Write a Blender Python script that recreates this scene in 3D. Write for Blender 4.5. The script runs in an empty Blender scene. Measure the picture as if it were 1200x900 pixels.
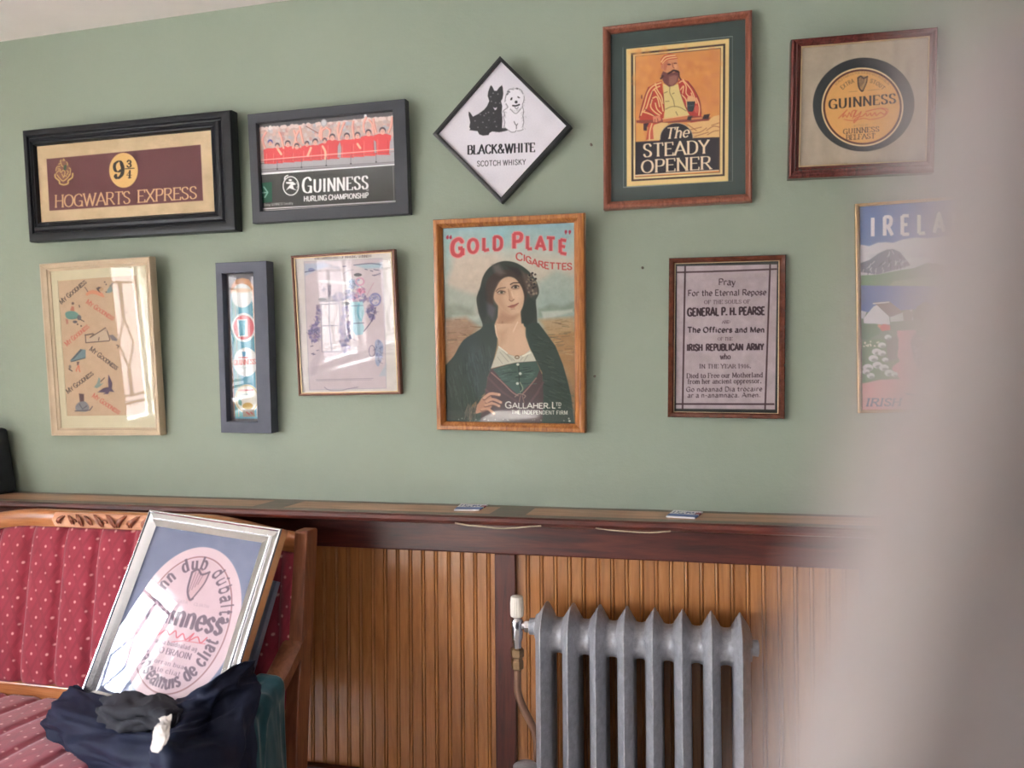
import bpy, bmesh, math
import numpy as np
from mathutils import Vector, Matrix
C = bpy.context.scene.collection
SC = bpy.context.scene
R = math.radians
# ------------------------------------------------------------------ camera, sky, exposure
F = 900.0
CAM = np.array([0, -1.95, 1.30]); YAW, PITCH, ROLL = R(13.85), R(.64), .008
_f = np.array([-math.sin(YAW)*math.cos(PITCH), math.cos(YAW)*math.cos(PITCH), math.sin(PITCH)])
_r = np.array([math.cos(YAW), math.sin(YAW), 0.]); _u = np.cross(_r, _f)
CX = math.cos(ROLL)*_r-math.sin(ROLL)*_u; CU = math.sin(ROLL)*_r+math.cos(ROLL)*_u; CF = _f
def proj(P):
    d = np.asarray(P, float)-CAM; z = d@CF
    return np.stack([600+F*(d@CX)/z, 450-F*(d@CU)/z], -1)
def ray(px, py): return CF+(px-600)/F*CX-(py-450)/F*CU
def hit(px, py, q, n):
    d = ray(px, py); return CAM+d*(((np.asarray(q)-CAM)@n)/(d@n))
def on_y(px, py, y): return hit(px, py, (0, y, 0), np.array([0, 1., 0]))
def on_z(px, py, z): return hit(px, py, (0, 0, z), np.array([0, 0, 1.]))
cam_d = bpy.data.cameras.new('camera'); cam = bpy.data.objects.new('camera', cam_d); C.objects.link(cam)
cam_d.sensor_width = 36; cam_d.lens = 27; cam_d.clip_start = .001; cam_d.clip_end = 60
cam.matrix_world = Matrix([[CX[i], CU[i], -CF[i], CAM[i]] for i in range(3)]+[[0, 0, 0, 1]])
cam_d.dof.use_dof = True; cam_d.dof.focus_distance = 1.93; cam_d.dof.aperture_fstop = 2.8
SC.camera = cam
SC.view_settings.view_transform = 'Standard'; SC.view_settings.look = 'None'
SC.view_settings.gamma = 1; SC.view_settings.use_curve_mapping = False
SC.view_settings.exposure = 0.2
SC.cycles.use_denoising = True
SC.cycles.max_bounces = 8; SC.cycles.diffuse_bounces = 4; SC.cycles.sample_clamp_indirect = 0
SKY = 48.0
world = bpy.data.worlds.new('world'); SC.world = world; world.use_nodes = True
def build_world():
    nt = world.node_tree; n = nt.nodes; l = nt.links; n.clear()
    out = n.new('ShaderNodeOutputWorld'); bg = n.new('ShaderNodeBackground')
    tc = n.new('ShaderNodeTexCoord'); sp = n.new('ShaderNodeSeparateXYZ'); l.new(tc.outputs['Generated'], sp.inputs[0])
    mr = n.new('ShaderNodeMapRange'); mr.inputs[1].default_value = -.35; mr.inputs[2].default_value = .45; l.new(sp.outputs[2], mr.inputs[0])
    cr = n.new('ShaderNodeValToRGB'); e = cr.color_ramp.elements
    e[0].position = 0; e[0].color = (.50, .52, .55, 1); e[1].position = 1; e[1].color = (1.5, 1.62, 1.8, 1)
    for p, c in ((.22, (.55, .58, .63, 1)), (.3, (.27, .265, .28, 1)), (.48, (.38, .37, .38, 1)), (.56, (1.1, 1.18, 1.3, 1))):
        q = cr.color_ramp.elements.new(p); q.color = c
    l.new(mr.outputs[0], cr.inputs[0])
    nz = n.new('ShaderNodeTexNoise'); nz.inputs['Scale'].default_value = 14; l.new(tc.outputs['Generated'], nz.inputs[0])
    mx = n.new('ShaderNodeMix'); mx.data_type = 'RGBA'; mx.blend_type = 'MULTIPLY'; mx.inputs[0].default_value = .5
    l.new(cr.outputs[0], mx.inputs[6]); l.new(nz.outputs[0], mx.inputs[7])
    l.new(mx.outputs[2], bg.inputs[0]); bg.inputs[1].default_value = SKY; l.new(bg.outputs[0], out.inputs[0])
build_world()
ROOM = dict(x0=-3.0, x1=2.6, y0=-6.0, y1=0.0, z0=.09, z1=2.416)
# (y0, y1, z0, z1) openings of the windows in the left wall, then (x0, x1, z0, z1) of the one in the back wall
WINS = [(-1.97, -1.58, .86, 1.8), (-3.45, -2.5, .86, 1.8), (-4.66, -3.82, .86, 1.8), (-5.85, -5.1, .86, 1.8)]
BWINS = []
SUN = 165.0
sl = bpy.data.lights.new('sun', 'SUN'); sl.energy = SUN; sl.angle = R(2); sl.color = (.95, .98, 1)
so = bpy.data.objects.new('sun', sl); C.objects.link(so); so.rotation_euler = Vector((.80, -.22, -.86)).to_track_quat('-Z', 'Y').to_euler(); so.location = (-6, -2, 5)
def portal(loc, rot, sx, sy):
    L = bpy.data.lights.new('window_daylight', 'AREA'); L.shape = 'RECTANGLE'; L.size = sx; L.size_y = sy; L.energy = 1
    L.cycles.is_portal = True
    o = bpy.data.objects.new('window_daylight', L); C.objects.link(o); o.location = loc; o.rotation_euler = rot
for a, b, c, d in WINS: portal((-3.2, (a+b)/2, (c+d)/2), (0, R(-90), 0), d-c, b-a)
for a, b, c, d in BWINS: portal(((a+b)/2, -6.2, (c+d)/2), (R(90), 0, 0), b-a, d-c)
# ------------------------------------------------------------------ drawing of printed sheets (per-vertex ink on fine sheet meshes)
def spline(pts, n=6, closed=False):
    P = [np.array(p, float) for p in pts]
    if len(P) < 3: return pts
    out = []
    m = len(P)
    rng = range(m) if closed else range(m - 1)
    for i in rng:
        if closed:
            a, b, c, d = P[(i-1) % m], P[i], P[(i+1) % m], P[(i+2) % m]
        else:
            a, b, c, d = P[max(i-1, 0)], P[i], P[i+1], P[min(i+2, m-1)]
        for k in range(n):
            t = k / n
            out.append(tuple(.5*((2*b)+(-a+c)*t+(2*a-5*b+4*c-d)*t*t+(-a+3*b-3*c+d)*t**3)))
    if not closed: out.append(tuple(P[-1]))
    return out

# skeleton letters: strokes split by ';', '~' marks a smooth stroke; the number before '|' is the width
GL = {
'A':'.8|0,0 .4,1 .8,0;.15,.33 .65,.33','B':'.65|.08,0 .08,1;~.08,1 .42,1 .56,.88 .56,.66 .42,.54 .08,.54;~.42,.54 .62,.44 .65,.24 .56,.06 .38,0 .08,0',
'C':'.72|~.7,.8 .56,.97 .38,1 .12,.85 .03,.5 .12,.15 .38,0 .56,.03 .7,.2','D':'.76|.08,0 .08,1;~.08,1 .42,1 .68,.82 .74,.5 .68,.18 .42,0 .08,0',
'E':'.62|.08,0 .08,1;.08,1 .6,1;.08,.52 .5,.52;.08,0 .62,0','F':'.58|.08,0 .08,1;.08,1 .58,1;.08,.5 .48,.5',
'G':'.78|~.7,.8 .56,.97 .38,1 .12,.85 .03,.5 .12,.15 .38,0 .58,.03 .7,.14;.71,0 .71,.42;.44,.43 .74,.43','H':'.76|.08,0 .08,1;.68,0 .68,1;.08,.52 .68,.52',
'I':'.3|.15,0 .15,1','J':'.45|~.35,1 .35,.4 .3,.1 .15,0 .02,.1','K':'.72|.08,0 .08,1;.64,1 .08,.45;.28,.6 .7,0','L':'.58|.08,0 .08,1;.08,0 .58,0',
'M':'.95|.08,0 .1,1;.1,1 .47,.1 .85,1;.85,1 .87,0','N':'.78|.08,0 .08,1;.08,1 .7,0;.7,0 .7,1','O':'.82|~.41,1 .14,.86 .03,.5 .14,.14 .41,0 .68,.14 .79,.5 .68,.86 .41,1',
'P':'.62|.08,0 .08,1;~.08,1 .42,1 .58,.9 .6,.73 .54,.56 .38,.48 .08,.48','Q':'.82|~.41,1 .14,.86 .03,.5 .14,.14 .41,0 .68,.14 .79,.5 .68,.86 .41,1;.45,.2 .8,-.1',
'R':'.7|.08,0 .08,1;~.08,1 .42,1 .58,.9 .6,.74 .54,.58 .38,.5 .08,.5;.34,.5 .7,0','S':'.6|~.54,.82 .44,.97 .28,1 .1,.93 .05,.76 .14,.6 .44,.42 .55,.25 .5,.08 .32,0 .14,.03 .04,.2',
'T':'.72|.36,0 .36,1;.02,1 .7,1','U':'.74|~.08,1 .08,.35 .14,.1 .36,0 .58,.1 .66,.35 .66,1','V':'.74|.02,1 .37,0 .72,1','W':'1.1|.02,1 .3,0 .55,.95 .8,0 1.08,1',
'X':'.74|.04,0 .7,1;.04,1 .7,0','Y':'.72|.02,1 .36,.48 .7,1;.36,.48 .36,0','Z':'.64|.04,1 .6,1 .04,0 .62,0',
'0':'.6|~.3,1 .08,.8 .04,.5 .08,.2 .3,0 .52,.2 .56,.5 .52,.8 .3,1','1':'.4|.1,.85 .22,1 .22,0','3':'.55|~.06,.85 .25,1 .46,.9 .48,.7 .38,.55 .22,.52;~.22,.52 .44,.48 .52,.28 .42,.05 .22,0 .05,.12',
'4':'.6|.44,0 .44,1 .04,.3 .6,.3','6':'.58|~.5,.92 .34,1 .12,.8 .05,.4 .12,.08 .3,0 .48,.12 .52,.32 .42,.52 .25,.55 .08,.4','9':'.58|~.52,.62 .42,.46 .24,.46 .08,.6 .05,.78 .14,.95 .28,1 .46,.92 .53,.66 .48,.25 .36,.05 .2,0 .08,.08',
'&':'.85|~.8,.45 .6,.08 .3,0 .08,.12 .1,.36 .45,.68 .48,.9 .34,1 .2,.88 .24,.66 .82,0','.':'.26|.12,0 .12,.15','-':'.4|.05,.4 .35,.4',',':'.26|.14,.12 .07,-.14',"'":'.2|.1,1 .08,.75',
'a':'.56|~.08,.6 .28,.68 .44,.58 .44,.1 .52,0;~.44,.38 .2,.34 .05,.18 .14,.02 .3,.02 .44,.14','b':'.58|.08,1 .08,0;~.08,.55 .28,.68 .48,.55 .52,.33 .46,.1 .28,0 .08,.1','c':'.5|~.46,.56 .3,.68 .1,.55 .04,.33 .1,.1 .28,0 .46,.12',
'd':'.58|.48,1 .48,0;~.48,.55 .28,.68 .1,.55 .04,.33 .1,.1 .28,0 .48,.12','e':'.52|~.05,.36 .47,.36 .44,.58 .27,.68 .1,.56 .04,.33 .1,.1 .28,0 .47,.12','f':'.38|~.4,.95 .25,1 .18,.85 .18,0;.02,.64 .36,.64',
'g':'.56|~.46,.55 .26,.68 .08,.55 .06,.32 .14,.12 .3,.08 .46,.2;~.46,.66 .46,-.1 .3,-.28 .1,-.2','h':'.58|.08,1 .08,0;~.08,.5 .28,.67 .46,.55 .48,.3 .48,0','i':'.26|.12,.66 .12,0;.12,.88 .13,.92','k':'.56|.08,1 .08,0;.46,.66 .08,.28;.22,.4 .5,0',
'l':'.26|.12,1 .12,0','m':'.88|.08,.66 .08,0;~.08,.5 .25,.67 .4,.55 .42,0;~.42,.5 .6,.67 .76,.55 .78,.3 .78,0','n':'.58|.08,.66 .08,0;~.08,.5 .28,.67 .46,.55 .48,.3 .48,0','o':'.58|~.29,.68 .1,.56 .04,.33 .1,.1 .29,0 .48,.1 .53,.33 .48,.56 .29,.68',
'p':'.58|.08,.66 .08,-.3;~.08,.55 .28,.68 .48,.55 .52,.33 .46,.1 .28,0 .08,.1','r':'.42|.08,.66 .08,0;~.08,.48 .24,.66 .4,.62','s':'.46|~.4,.56 .24,.68 .08,.58 .08,.44 .36,.26 .4,.12 .24,0 .05,.1','t':'.38|~.16,.9 .16,.15 .24,.02 .36,.06;.02,.64 .34,.64',
'u':'.58|~.08,.66 .08,.2 .18,.02 .34,.03 .48,.18;.48,.66 .48,0','v':'.54|.02,.66 .27,0 .52,.66','w':'.8|.02,.66 .22,0 .4,.6 .58,0 .78,.66','y':'.54|.02,.66 .27,.02;.52,.66 .2,-.28 .04,-.25','x':'.54|.02,.66 .5,0;.02,0 .5,.66',
}
ACC = {'á':'a','é':'e','ú':'u','ó':'o','ċ':'c','ḋ':'d','ı':'i'}
_gc = {}
def glyph(ch):
    if ch in _gc: return _gc[ch]
    b = ACC.get(ch, ch)
    w, st = GL[b].split('|')
    S = []
    for s in st.split(';'):
        sm = s.startswith('~')
        pts = [tuple(map(float, q.split(','))) for q in s.lstrip('~').split(' ')]
        S.append((spline(pts, 4) if sm else pts, sm))
    if ch in 'áéúó': S.append(([(.22, .8), (.36, .98)], False))
    if ch in 'ċḋ': S.append(([(.26, .88), (.28, .9)], False))
    if ch == 'ı': S = S[:1]
    _gc[ch] = (float(w), S)
    return _gc[ch]

class Sheet:
    """ink layer: X,Y hold each vertex's place on the sheet, C its colour (sRGB)"""
    def __init__(s, X, Y):
        s.X, s.Y = X.astype(np.float64).ravel(), Y.astype(np.float64).ravel()
        s.C = np.ones((s.X.size, 3)); s.o = (0, 0, 1.); s.sub = None
        s.rng = np.random.RandomState(7)
    def z(s, x, y, k): s.o = (x, y, k); return s
    def t(s, p): return [(s.o[0]+s.o[2]*a, s.o[1]+s.o[2]*b) for a, b in p]
    def _mask(s, x0, y0, x1, y1):
        if s.sub is not None:
            i = s.sub
            return i[(s.X[i] > x0) & (s.X[i] < x1) & (s.Y[i] > y0) & (s.Y[i] < y1)]
        return np.nonzero((s.X > x0) & (s.X < x1) & (s.Y > y0) & (s.Y < y1))[0]
    def _mix(s, i, al, col):
        al = al[:, None]
        s.C[i] = s.C[i]*(1-al)+np.array(col, float)/255.*al
    def fill(s, col): s.C[:] = np.array(col)/255.
    def vgrad(s, stops):
        ys = [a for a, _ in stops]
        for k in range(3): s.C[:, k] = np.interp(s.Y, ys, [c[k]/255. for _, c in stops])
    def poly(s, pts, col, soft=.9, a=1., sm=False, raw=False):
        if sm: pts = spline(pts, 5, True)
        P = np.array(pts if raw else s.t(pts))
        i = s._mask(P[:, 0].min()-soft, P[:, 1].min()-soft, P[:, 0].max()+soft, P[:, 1].max()+soft)
        if i.size == 0: return
        x, y = s.X[i], s.Y[i]
        d2 = np.full(i.size, 1e9); ins = np.zeros(i.size, bool)
        for k in range(len(P)):
            ax, ay = P[k]; bx, by = P[(k+1) % len(P)]
            ex, ey = bx-ax, by-ay
            L = ex*ex+ey*ey+1e-12
            u = np.clip(((x-ax)*ex+(y-ay)*ey)/L, 0, 1)
            d2 = np.minimum(d2, (x-ax-u*ex)**2+(y-ay-u*ey)**2)
            if ay != by:
                ins ^= ((ay > y) != (by > y)) & (x < ex*(y-ay)/ey+ax)
        d = np.sqrt(d2)*np.where(ins, -1, 1)
        s._mix(i, a*np.clip(.5-d/soft, 0, 1), col)
    def ell(s, cx, cy, rx, ry, col, soft=.9, a=1., rot=0., ring=None):
        (cx, cy), = s.t([(cx, cy)]); k = s.o[2]; rx, ry = rx*k, ry*k
        R = max(rx, ry)+soft
        i = s._mask(cx-R, cy-R, cx+R, cy+R)
        c, q = math.cos(rot), math.sin(rot)
        dx, dy = s.X[i]-cx, s.Y[i]-cy
        X, Y = c*dx+q*dy, -q*dx+c*dy
        r = np.sqrt((X/rx)**2+(Y/ry)**2)+1e-9
        g = np.sqrt((X/rx**2)**2+(Y/ry**2)**2)/r+1e-9
        d = (r-1)/g
        if ring: d = np.abs(d)-ring*.5
        s._mix(i, a*np.clip(.5-d/soft, 0, 1), col)
    def line(s, pts, w, col, a=1., sm=False, soft=.8, raw=False, nib=None, butt=False):
        """w: width in px, or (thick, thin) with a pen angle nib"""
        if sm: pts = spline(pts, 5)
        P = np.array(pts if raw else s.t(pts), float)
        wm = max(w) if isinstance(w, tuple) else w
        m = wm*.5+soft
        i = s._mask(P[:, 0].min()-m, P[:, 1].min()-m, P[:, 0].max()+m, P[:, 1].max()+m)
        if i.size == 0: return
        x, y = s.X[i], s.Y[i]
        al = np.zeros(i.size)
        for k in range(len(P)-1):
            ax, ay = P[k]; ex, ey = P[k+1]-P[k]
            ww = w
            if isinstance(w, tuple):
                th = math.atan2(-ey, ex)
                ww = w[1]+(w[0]-w[1])*abs(math.sin(th-(nib or 0)))**1.3
            L = math.hypot(ex, ey)+1e-9
            u0 = ((x-ax)*ex+(y-ay)*ey)/(L*L)
            u = np.clip(u0, 0, 1)
            d = np.hypot(x-ax-u*ex, y-ay-u*ey)-ww*.5
            if butt:
                pd = np.abs((x-ax)*ey-(y-ay)*ex)/L-ww*.5
                if k == 0: d = np.where(u0 < 0, np.maximum(pd, -u0*L), d)
                if k == len(P)-2: d = np.where(u0 > 1, np.maximum(pd, (u0-1)*L), d)
            al = np.maximum(al, np.clip(.5-d/soft, 0, 1)*min(1, ww/soft*1.0))
        s._mix(i, a*al, col)
    def text(s, txt, p0, p1, h, col, w=(.16, .07), nib=0., serif=0., gap=.12, space=.38, slant=0., small=None, path=None, up=None, a=1., soft=.75):
        """lay txt between baseline points p0 and p1 (or along path), cap height h"""
        k = s.o[2]; h = h*k
        B = np.array(s.t(path if path else [p0, p1]), float)
        seg = np.hypot(*(B[1:]-B[:-1]).T); cum = np.concatenate([[0], np.cumsum(seg)])
        adv = []; tot = 0
        for n, ch in enumerate(txt):
            q = 1.
            if small and (n > 0 and txt[n-1] != ' '): q = small
            wd = space if ch == ' ' else glyph(ch)[0]*q
            adv.append((ch, q, tot, wd)); tot += wd+(0 if ch == ' ' else gap*q)
        tot -= gap
        f = cum[-1]/tot                                    # px per unit width
        for ch, q, x0, wd in adv:
            if ch == ' ': continue
            mid = (x0+wd*.5)*f
            j = int(np.clip(np.searchsorted(cum, mid)-1, 0, len(seg)-1))
            d = (B[j+1]-B[j])/seg[j]
            o = B[j]+d*(mid-cum[j])
            v = np.array(up) if up else np.array([d[1], -d[0]]) if path else np.array([0, -1.])
            tr = lambda p: o+d*((p[0]*q-wd*.5)*f+slant*p[1]*h*q)+v*(p[1]*h*q)
            W = (w[0]*h*(q**.5), w[1]*h*(q**.5))
            ii = s._mask(o[0]-h*1.3-wd*f, o[1]-h*1.6-wd*f, o[0]+h*1.3+wd*f, o[1]+h*1.6+wd*f)
            keep = s.sub; s.sub = ii
            for pts, smooth in glyph(ch)[1]:
                T = [tr(p) for p in pts]
                s.line(T, W, col, a, raw=True, nib=nib, soft=soft, butt=True)
                if serif:
                    for e in (0, -1):
                        p = pts[e]; nb = pts[1 if e == 0 else -2]
                        if abs(p[1]-nb[1]) > abs(p[0]-nb[0])*.9:
                            if (p[1] > .95 or p[1] < .03 or abs(p[1]-.66) < .02) and not (ch in 'AMNVW' and .05 < p[0] < glyph(ch)[0]-.15 and len(pts) == 3 and False):
                                L = serif*(.5 if smooth else 1)
                                a0, a1 = (p[0]-L, p[1]), (p[0]+L, p[1])
                                s.line([tr(a0), tr(a1)], max(W[1]*1.1, .7), col, a, raw=True, soft=soft, butt=True)
                        elif not smooth and ch in 'ETFLZ' and p[0] > .3:
                            L = .17
                            dy = -L if p[1] > .9 else L if p[1] < .1 else 0
                            if dy: s.line([tr(p), tr((p[0]+.01, p[1]+dy))], W[1]*1.5, col, a, raw=True, soft=soft)
            s.sub = keep
    def noise(s, scale, amp, seed=1, col=None, thr=None, stretch=(1, 1), mask=None):
        r = np.random.RandomState(seed); n = 64
        G = r.rand(n, n)
        gx, gy = s.X/(scale*stretch[0]), s.Y/(scale*stretch[1])
        ix, iy = np.floor(gx).astype(int), np.floor(gy).astype(int)
        fx, fy = gx-ix, gy-iy
        fx, fy = fx*fx*(3-2*fx), fy*fy*(3-2*fy)
        g = lambda a, b: G[a % n, b % n]
        v = (g(ix, iy)*(1-fx)+g(ix+1, iy)*fx)*(1-fy)+(g(ix, iy+1)*(1-fx)+g(ix+1, iy+1)*fx)*fy
        if col is None: s.C += ((v-.5)*amp/255.)[:, None]
        else:
            al = amp*np.clip((v-thr)*4, 0, 1)
            if mask is not None: al = al*mask
            s._mix(np.arange(s.X.size), al, col)
# ------------------------------------------------------------------ materials
def S2L(c):
    c = np.asarray(c, float)/255.
    return np.where(c <= .04045, c/12.92, ((c+.055)/1.055)**2.4)
def rgba(c, g=1.): return tuple(np.clip(S2L(c)*g, 0, 1))+(1,)
class NT:
    def __init__(s, name):
        s.m = bpy.data.materials.new(name); s.m.use_nodes = True
        s.t = s.m.node_tree; s.n = s.t.nodes; s.b = s.n['Principled BSDF']; s.out = s.n['Material Output']
    def new(s, t, **k):
        o = s.n.new('ShaderNode'+t)
        for a, v in k.items(): setattr(o, a, v)
        return o
    def link(s, a, b): s.t.links.new(a, b)
    def math(s, op, a, b=None, c=None):
        o = s.new('Math', operation=op)
        for i, v in enumerate((a, b, c)):
            if v is None: continue
            if isinstance(v, (int, float)): o.inputs[i].default_value = v
            else: s.link(v, o.inputs[i])
        return o.outputs[0]
    def coord(s, which='Object', scale=(1, 1, 1), rot=(0, 0, 0)):
        tc = s.new('TexCoord'); mp = s.new('Mapping'); mp.inputs['Scale'].default_value = scale; mp.inputs['Rotation'].default_value = rot
        s.link(tc.outputs[which], mp.inputs[0]); return mp.outputs[0]
    def noise(s, vec, scale, detail=4, rough=.55, dist=0):
        o = s.new('TexNoise'); s.link(vec, o.inputs['Vector']); o.inputs['Scale'].default_value = scale; o.inputs['Detail'].default_value = detail
        o.inputs['Roughness'].default_value = rough; o.inputs['Distortion'].default_value = dist; return o.outputs[0]
    def ramp(s, fac, stops):
        o = s.new('ValToRGB'); e = o.color_ramp.elements
        e[0].position, e[0].color = stops[0][0], stops[0][1]; e[1].position, e[1].color = stops[-1][0], stops[-1][1]
        for p, c in stops[1:-1]: q = e.new(p); q.color = c
        s.link(fac, o.inputs[0]); return o.outputs[0]
    def mix(s, f, a, b, mode='MIX'):
        o = s.new('Mix', data_type='RGBA', blend_type=mode)
        for i, v in ((0, f), (6, a), (7, b)):
            if isinstance(v, (int, float)): o.inputs[i].default_value = v
            elif isinstance(v, tuple): o.inputs[i].default_value = v
            else: s.link(v, o.inputs[i])
        return o.outputs[2]
    def bump(s, h, st, dist=.01):
        o = s.new('Bump'); o.inputs['Strength'].default_value = st; o.inputs['Distance'].default_value = dist
        s.link(h, o.inputs['Height']); s.link(o.outputs[0], s.b.inputs['Normal'])
    def set(s, **k):
        for a, v in k.items():
            i = s.b.inputs[a.replace('_', ' ')]
            if isinstance(v, (int, float, tuple)): i.default_value = v
            else: s.link(v, i)
        return s
def m_plain(name, col, rough=.5, metal=0., var=.12, scale=30, bump=0., coat=0., spec=.5):
    t = NT(name); v = t.coord(); nz = t.noise(v, scale)
    c0 = rgba(col, 1-var); c1 = rgba(col, 1+var)
    t.set(Base_Color=t.ramp(nz, [(.3, c0), (.7, c1)]), Roughness=rough, Metallic=metal, Coat_Weight=coat, Specular_IOR_Level=spec)
    if bump: t.bump(t.noise(v, scale*3), bump, .002)
    return t.m
def m_wood(name, dark, mid, light, axis='X', rough=.32, scale=1., coat=.3, bump=.08):
    t = NT(name)
    st = {'X': (1.2, 14, 14), 'Y': (14, 1.2, 14), 'Z': (14, 14, 1.2)}[axis]
    v = t.coord('Object', tuple(a*scale for a in st))
    n1 = t.noise(v, 3, 6, .6, 1.2); n2 = t.noise(v, 11, 4, .6, .3)
    f = t.math('ADD', t.math('MULTIPLY', n1, .7), t.math('MULTIPLY', n2, .3))
    t.set(Base_Color=t.ramp(f, [(.32, rgba(dark)), (.5, rgba(mid)), (.68, rgba(light))]), Roughness=rough, Coat_Weight=coat, Coat_Roughness=.15)
    t.bump(n2, bump, .003); return t.m
def m_metal(name, col, rough=.3, var=.1, scale=40, bump=.05):
    return m_plain(name, col, rough, 1., var, scale, bump)
def m_glass(name, rough=0.):
    t = NT(name); tr = t.new('BsdfTransparent'); gl = t.new('BsdfGlossy'); gl.inputs['Roughness'].default_value = rough
    fr = t.new('Fresnel'); fr.inputs[0].default_value = 1.45; mx = t.new('MixShader')
    v = t.coord(); nz = t.noise(v, 1.5, 1); b = t.new('Bump'); b.inputs['Strength'].default_value = .004; b.inputs['Distance'].default_value = .05
    t.link(nz, b.inputs['Height']); t.link(b.outputs[0], gl.inputs['Normal'])
    ge = t.new('NewGeometry'); t.link(t.math('MULTIPLY', fr.outputs[0], t.math('SUBTRACT', 1., ge.outputs['Backfacing'])), mx.inputs[0]); t.link(tr.outputs[0], mx.inputs[1]); t.link(gl.outputs[0], mx.inputs[2]); t.link(mx.outputs[0], t.out.inputs[0])
    return t.m
def m_sheet(name, rough=.55):
    t = NT(name); a = t.new('Attribute'); a.attribute_name = 'ink'
    v = t.coord(); nz = t.noise(v, 260, 2); g = t.math('MULTIPLY_ADD', nz, .14, .93)
    c = t.mix(1., a.outputs['Color'], g, 'MULTIPLY'); t.set(Base_Color=c, Roughness=rough, Specular_IOR_Level=.3); return t.m
# ------------------------------------------------------------------ mesh building
def link(o, parent=None):
    C.objects.link(o)
    if parent is not None: o.parent = parent
    return o
def mesh(name, V, Fc, mat, parent=None, smooth=False, bevel=0., uv=None, sub=0, angle=40):
    me = bpy.data.meshes.new(name); me.from_pydata([tuple(map(float, v)) for v in V], [], Fc); me.validate(); me.update()
    if mat: me.materials.append(mat)
    bm = bmesh.new(); bm.from_mesh(me); bmesh.ops.recalc_face_normals(bm, faces=bm.faces); bm.to_mesh(me); bm.free()
    if smooth:
        me.polygons.foreach_set('use_smooth', [True]*len(me.polygons))
        if smooth != 'all': me.set_sharp_from_angle(angle=R(angle))
    if uv is not None:
        L = me.uv_layers.new(name='UVMap')
        idx = np.empty(len(me.loops), int); me.loops.foreach_get('vertex_index', idx)
        L.data.foreach_set('uv', np.asarray(uv, float)[idx].ravel())
    o = link(bpy.data.objects.new(name, me), parent)
    if bevel:
        b = o.modifiers.new('bevel', 'BEVEL'); b.width = bevel; b.segments = 2; b.limit_method = 'ANGLE'; b.angle_limit = R(35)
    if sub:
        q = o.modifiers.new('sub', 'SUBSURF'); q.levels = q.render_levels = sub
    return o
class MB:
    def __init__(s): s.V, s.F = [], []
    def add(s, V, Fc):
        b = len(s.V); s.V += [tuple(v) for v in V]; s.F += [tuple(i+b for i in f) for f in Fc]; return s
    def box(s, x0, x1, y0, y1, z0, z1, M=None):
        V = [Vector((x, y, z)) for x in (x0, x1) for y in (y0, y1) for z in (z0, z1)]
        if M is not None: V = [M@v for v in V]
        return s.add(V, [(0, 1, 3, 2), (4, 6, 7, 5), (0, 4, 5, 1), (2, 3, 7, 6), (0, 2, 6, 4), (1, 5, 7, 3)])
    def tube(s, path, rad, n=12, cap=True, flat=None):
        P = [Vector(p) for p in path]; rr = rad if hasattr(rad, '__len__') else [rad]*len(P)
        up = None; V = []
        for i, p in enumerate(P):
            t = (P[min(i+1, len(P)-1)]-P[max(i-1, 0)]).normalized()
            if up is None: up = Vector((0, 0, 1)) if abs(t.z) < .9 else Vector((0, 1, 0))
            a = t.cross(up).normalized(); b = a.cross(t).normalized(); up = b
            for k in range(n):
                q = 2*math.pi*k/n; V.append(p+(a*math.cos(q)+b*math.sin(q)*(flat or 1))*rr[i])
        Fc = [(i*n+k, i*n+(k+1) % n, (i+1)*n+(k+1) % n, (i+1)*n+k) for i in range(len(P)-1) for k in range(n)]
        if cap: Fc += [tuple(range(n))[::-1], tuple((len(P)-1)*n+k for k in range(n))]
        return s.add(V, Fc)
    def lathe(s, prof, o=(0, 0, 0), axis='Z', n=28):
        V = []
        for r, h in prof:
            for k in range(n):
                q = 2*math.pi*k/n; c, d = r*math.cos(q), r*math.sin(q)
                v = {'Z': (c, d, h), 'X': (h, c, d), 'Y': (c, h, d)}[axis]; V.append((v[0]+o[0], v[1]+o[1], v[2]+o[2]))
        m = len(prof)
        Fc = [(i*n+k, i*n+(k+1) % n, (i+1)*n+(k+1) % n, (i+1)*n+k) for i in range(m-1) for k in range(n)]
        Fc += [tuple(range(n))[::-1], tuple((m-1)*n+k for k in range(n))]
        return s.add(V, Fc)
    def prism(s, poly, axis, a, b):
        """poly in the two other axes (x,z for 'Y', y,z for 'X', x,y for 'Z')"""
        f = {'Y': lambda p, h: (p[0], h, p[1]), 'X': lambda p, h: (h, p[0], p[1]), 'Z': lambda p, h: (p[0], p[1], h)}[axis]
        n = len(poly); V = [f(p, a) for p in poly]+[f(p, b) for p in poly]
        return s.add(V, [tuple(range(n))[::-1], tuple(range(n, 2*n))]+[(i, (i+1) % n, n+(i+1) % n, n+i) for i in range(n)])
    def build(s, name, mat, parent=None, **k): return mesh(name, s.V, s.F, mat, parent, **k)
def empty(name, loc, label, cat, group=None, mat=None):
    o = bpy.data.objects.new(name, None); C.objects.link(o); o.empty_display_size = .1
    if mat is not None: o.matrix_world = mat
    else: o.location = loc
    return tag(o, label, cat, group)
def tag(o, label=None, cat=None, group=None, kind=None):
    if label: o['label'] = label
    if cat: o['category'] = cat
    if group: o['group'] = group
    if kind: o['kind'] = kind
    return o
def struct(o): o['kind'] = 'structure'; return o
def grid_surface(rows, n=8):
    """Catmull-Rom patch through a lattice of points -> dense lattice"""
    A = np.array([spline([tuple(p) for p in r], n) for r in rows], float)
    B = np.array([spline([tuple(p) for p in A[:, j]], n) for j in range(A.shape[1])], float)
    return B.transpose(1, 0, 2)
def grid_faces(r, c): return [(i*c+j, i*c+j+1, (i+1)*c+j+1, (i+1)*c+j) for i in range(r-1) for j in range(c-1)]
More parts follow.
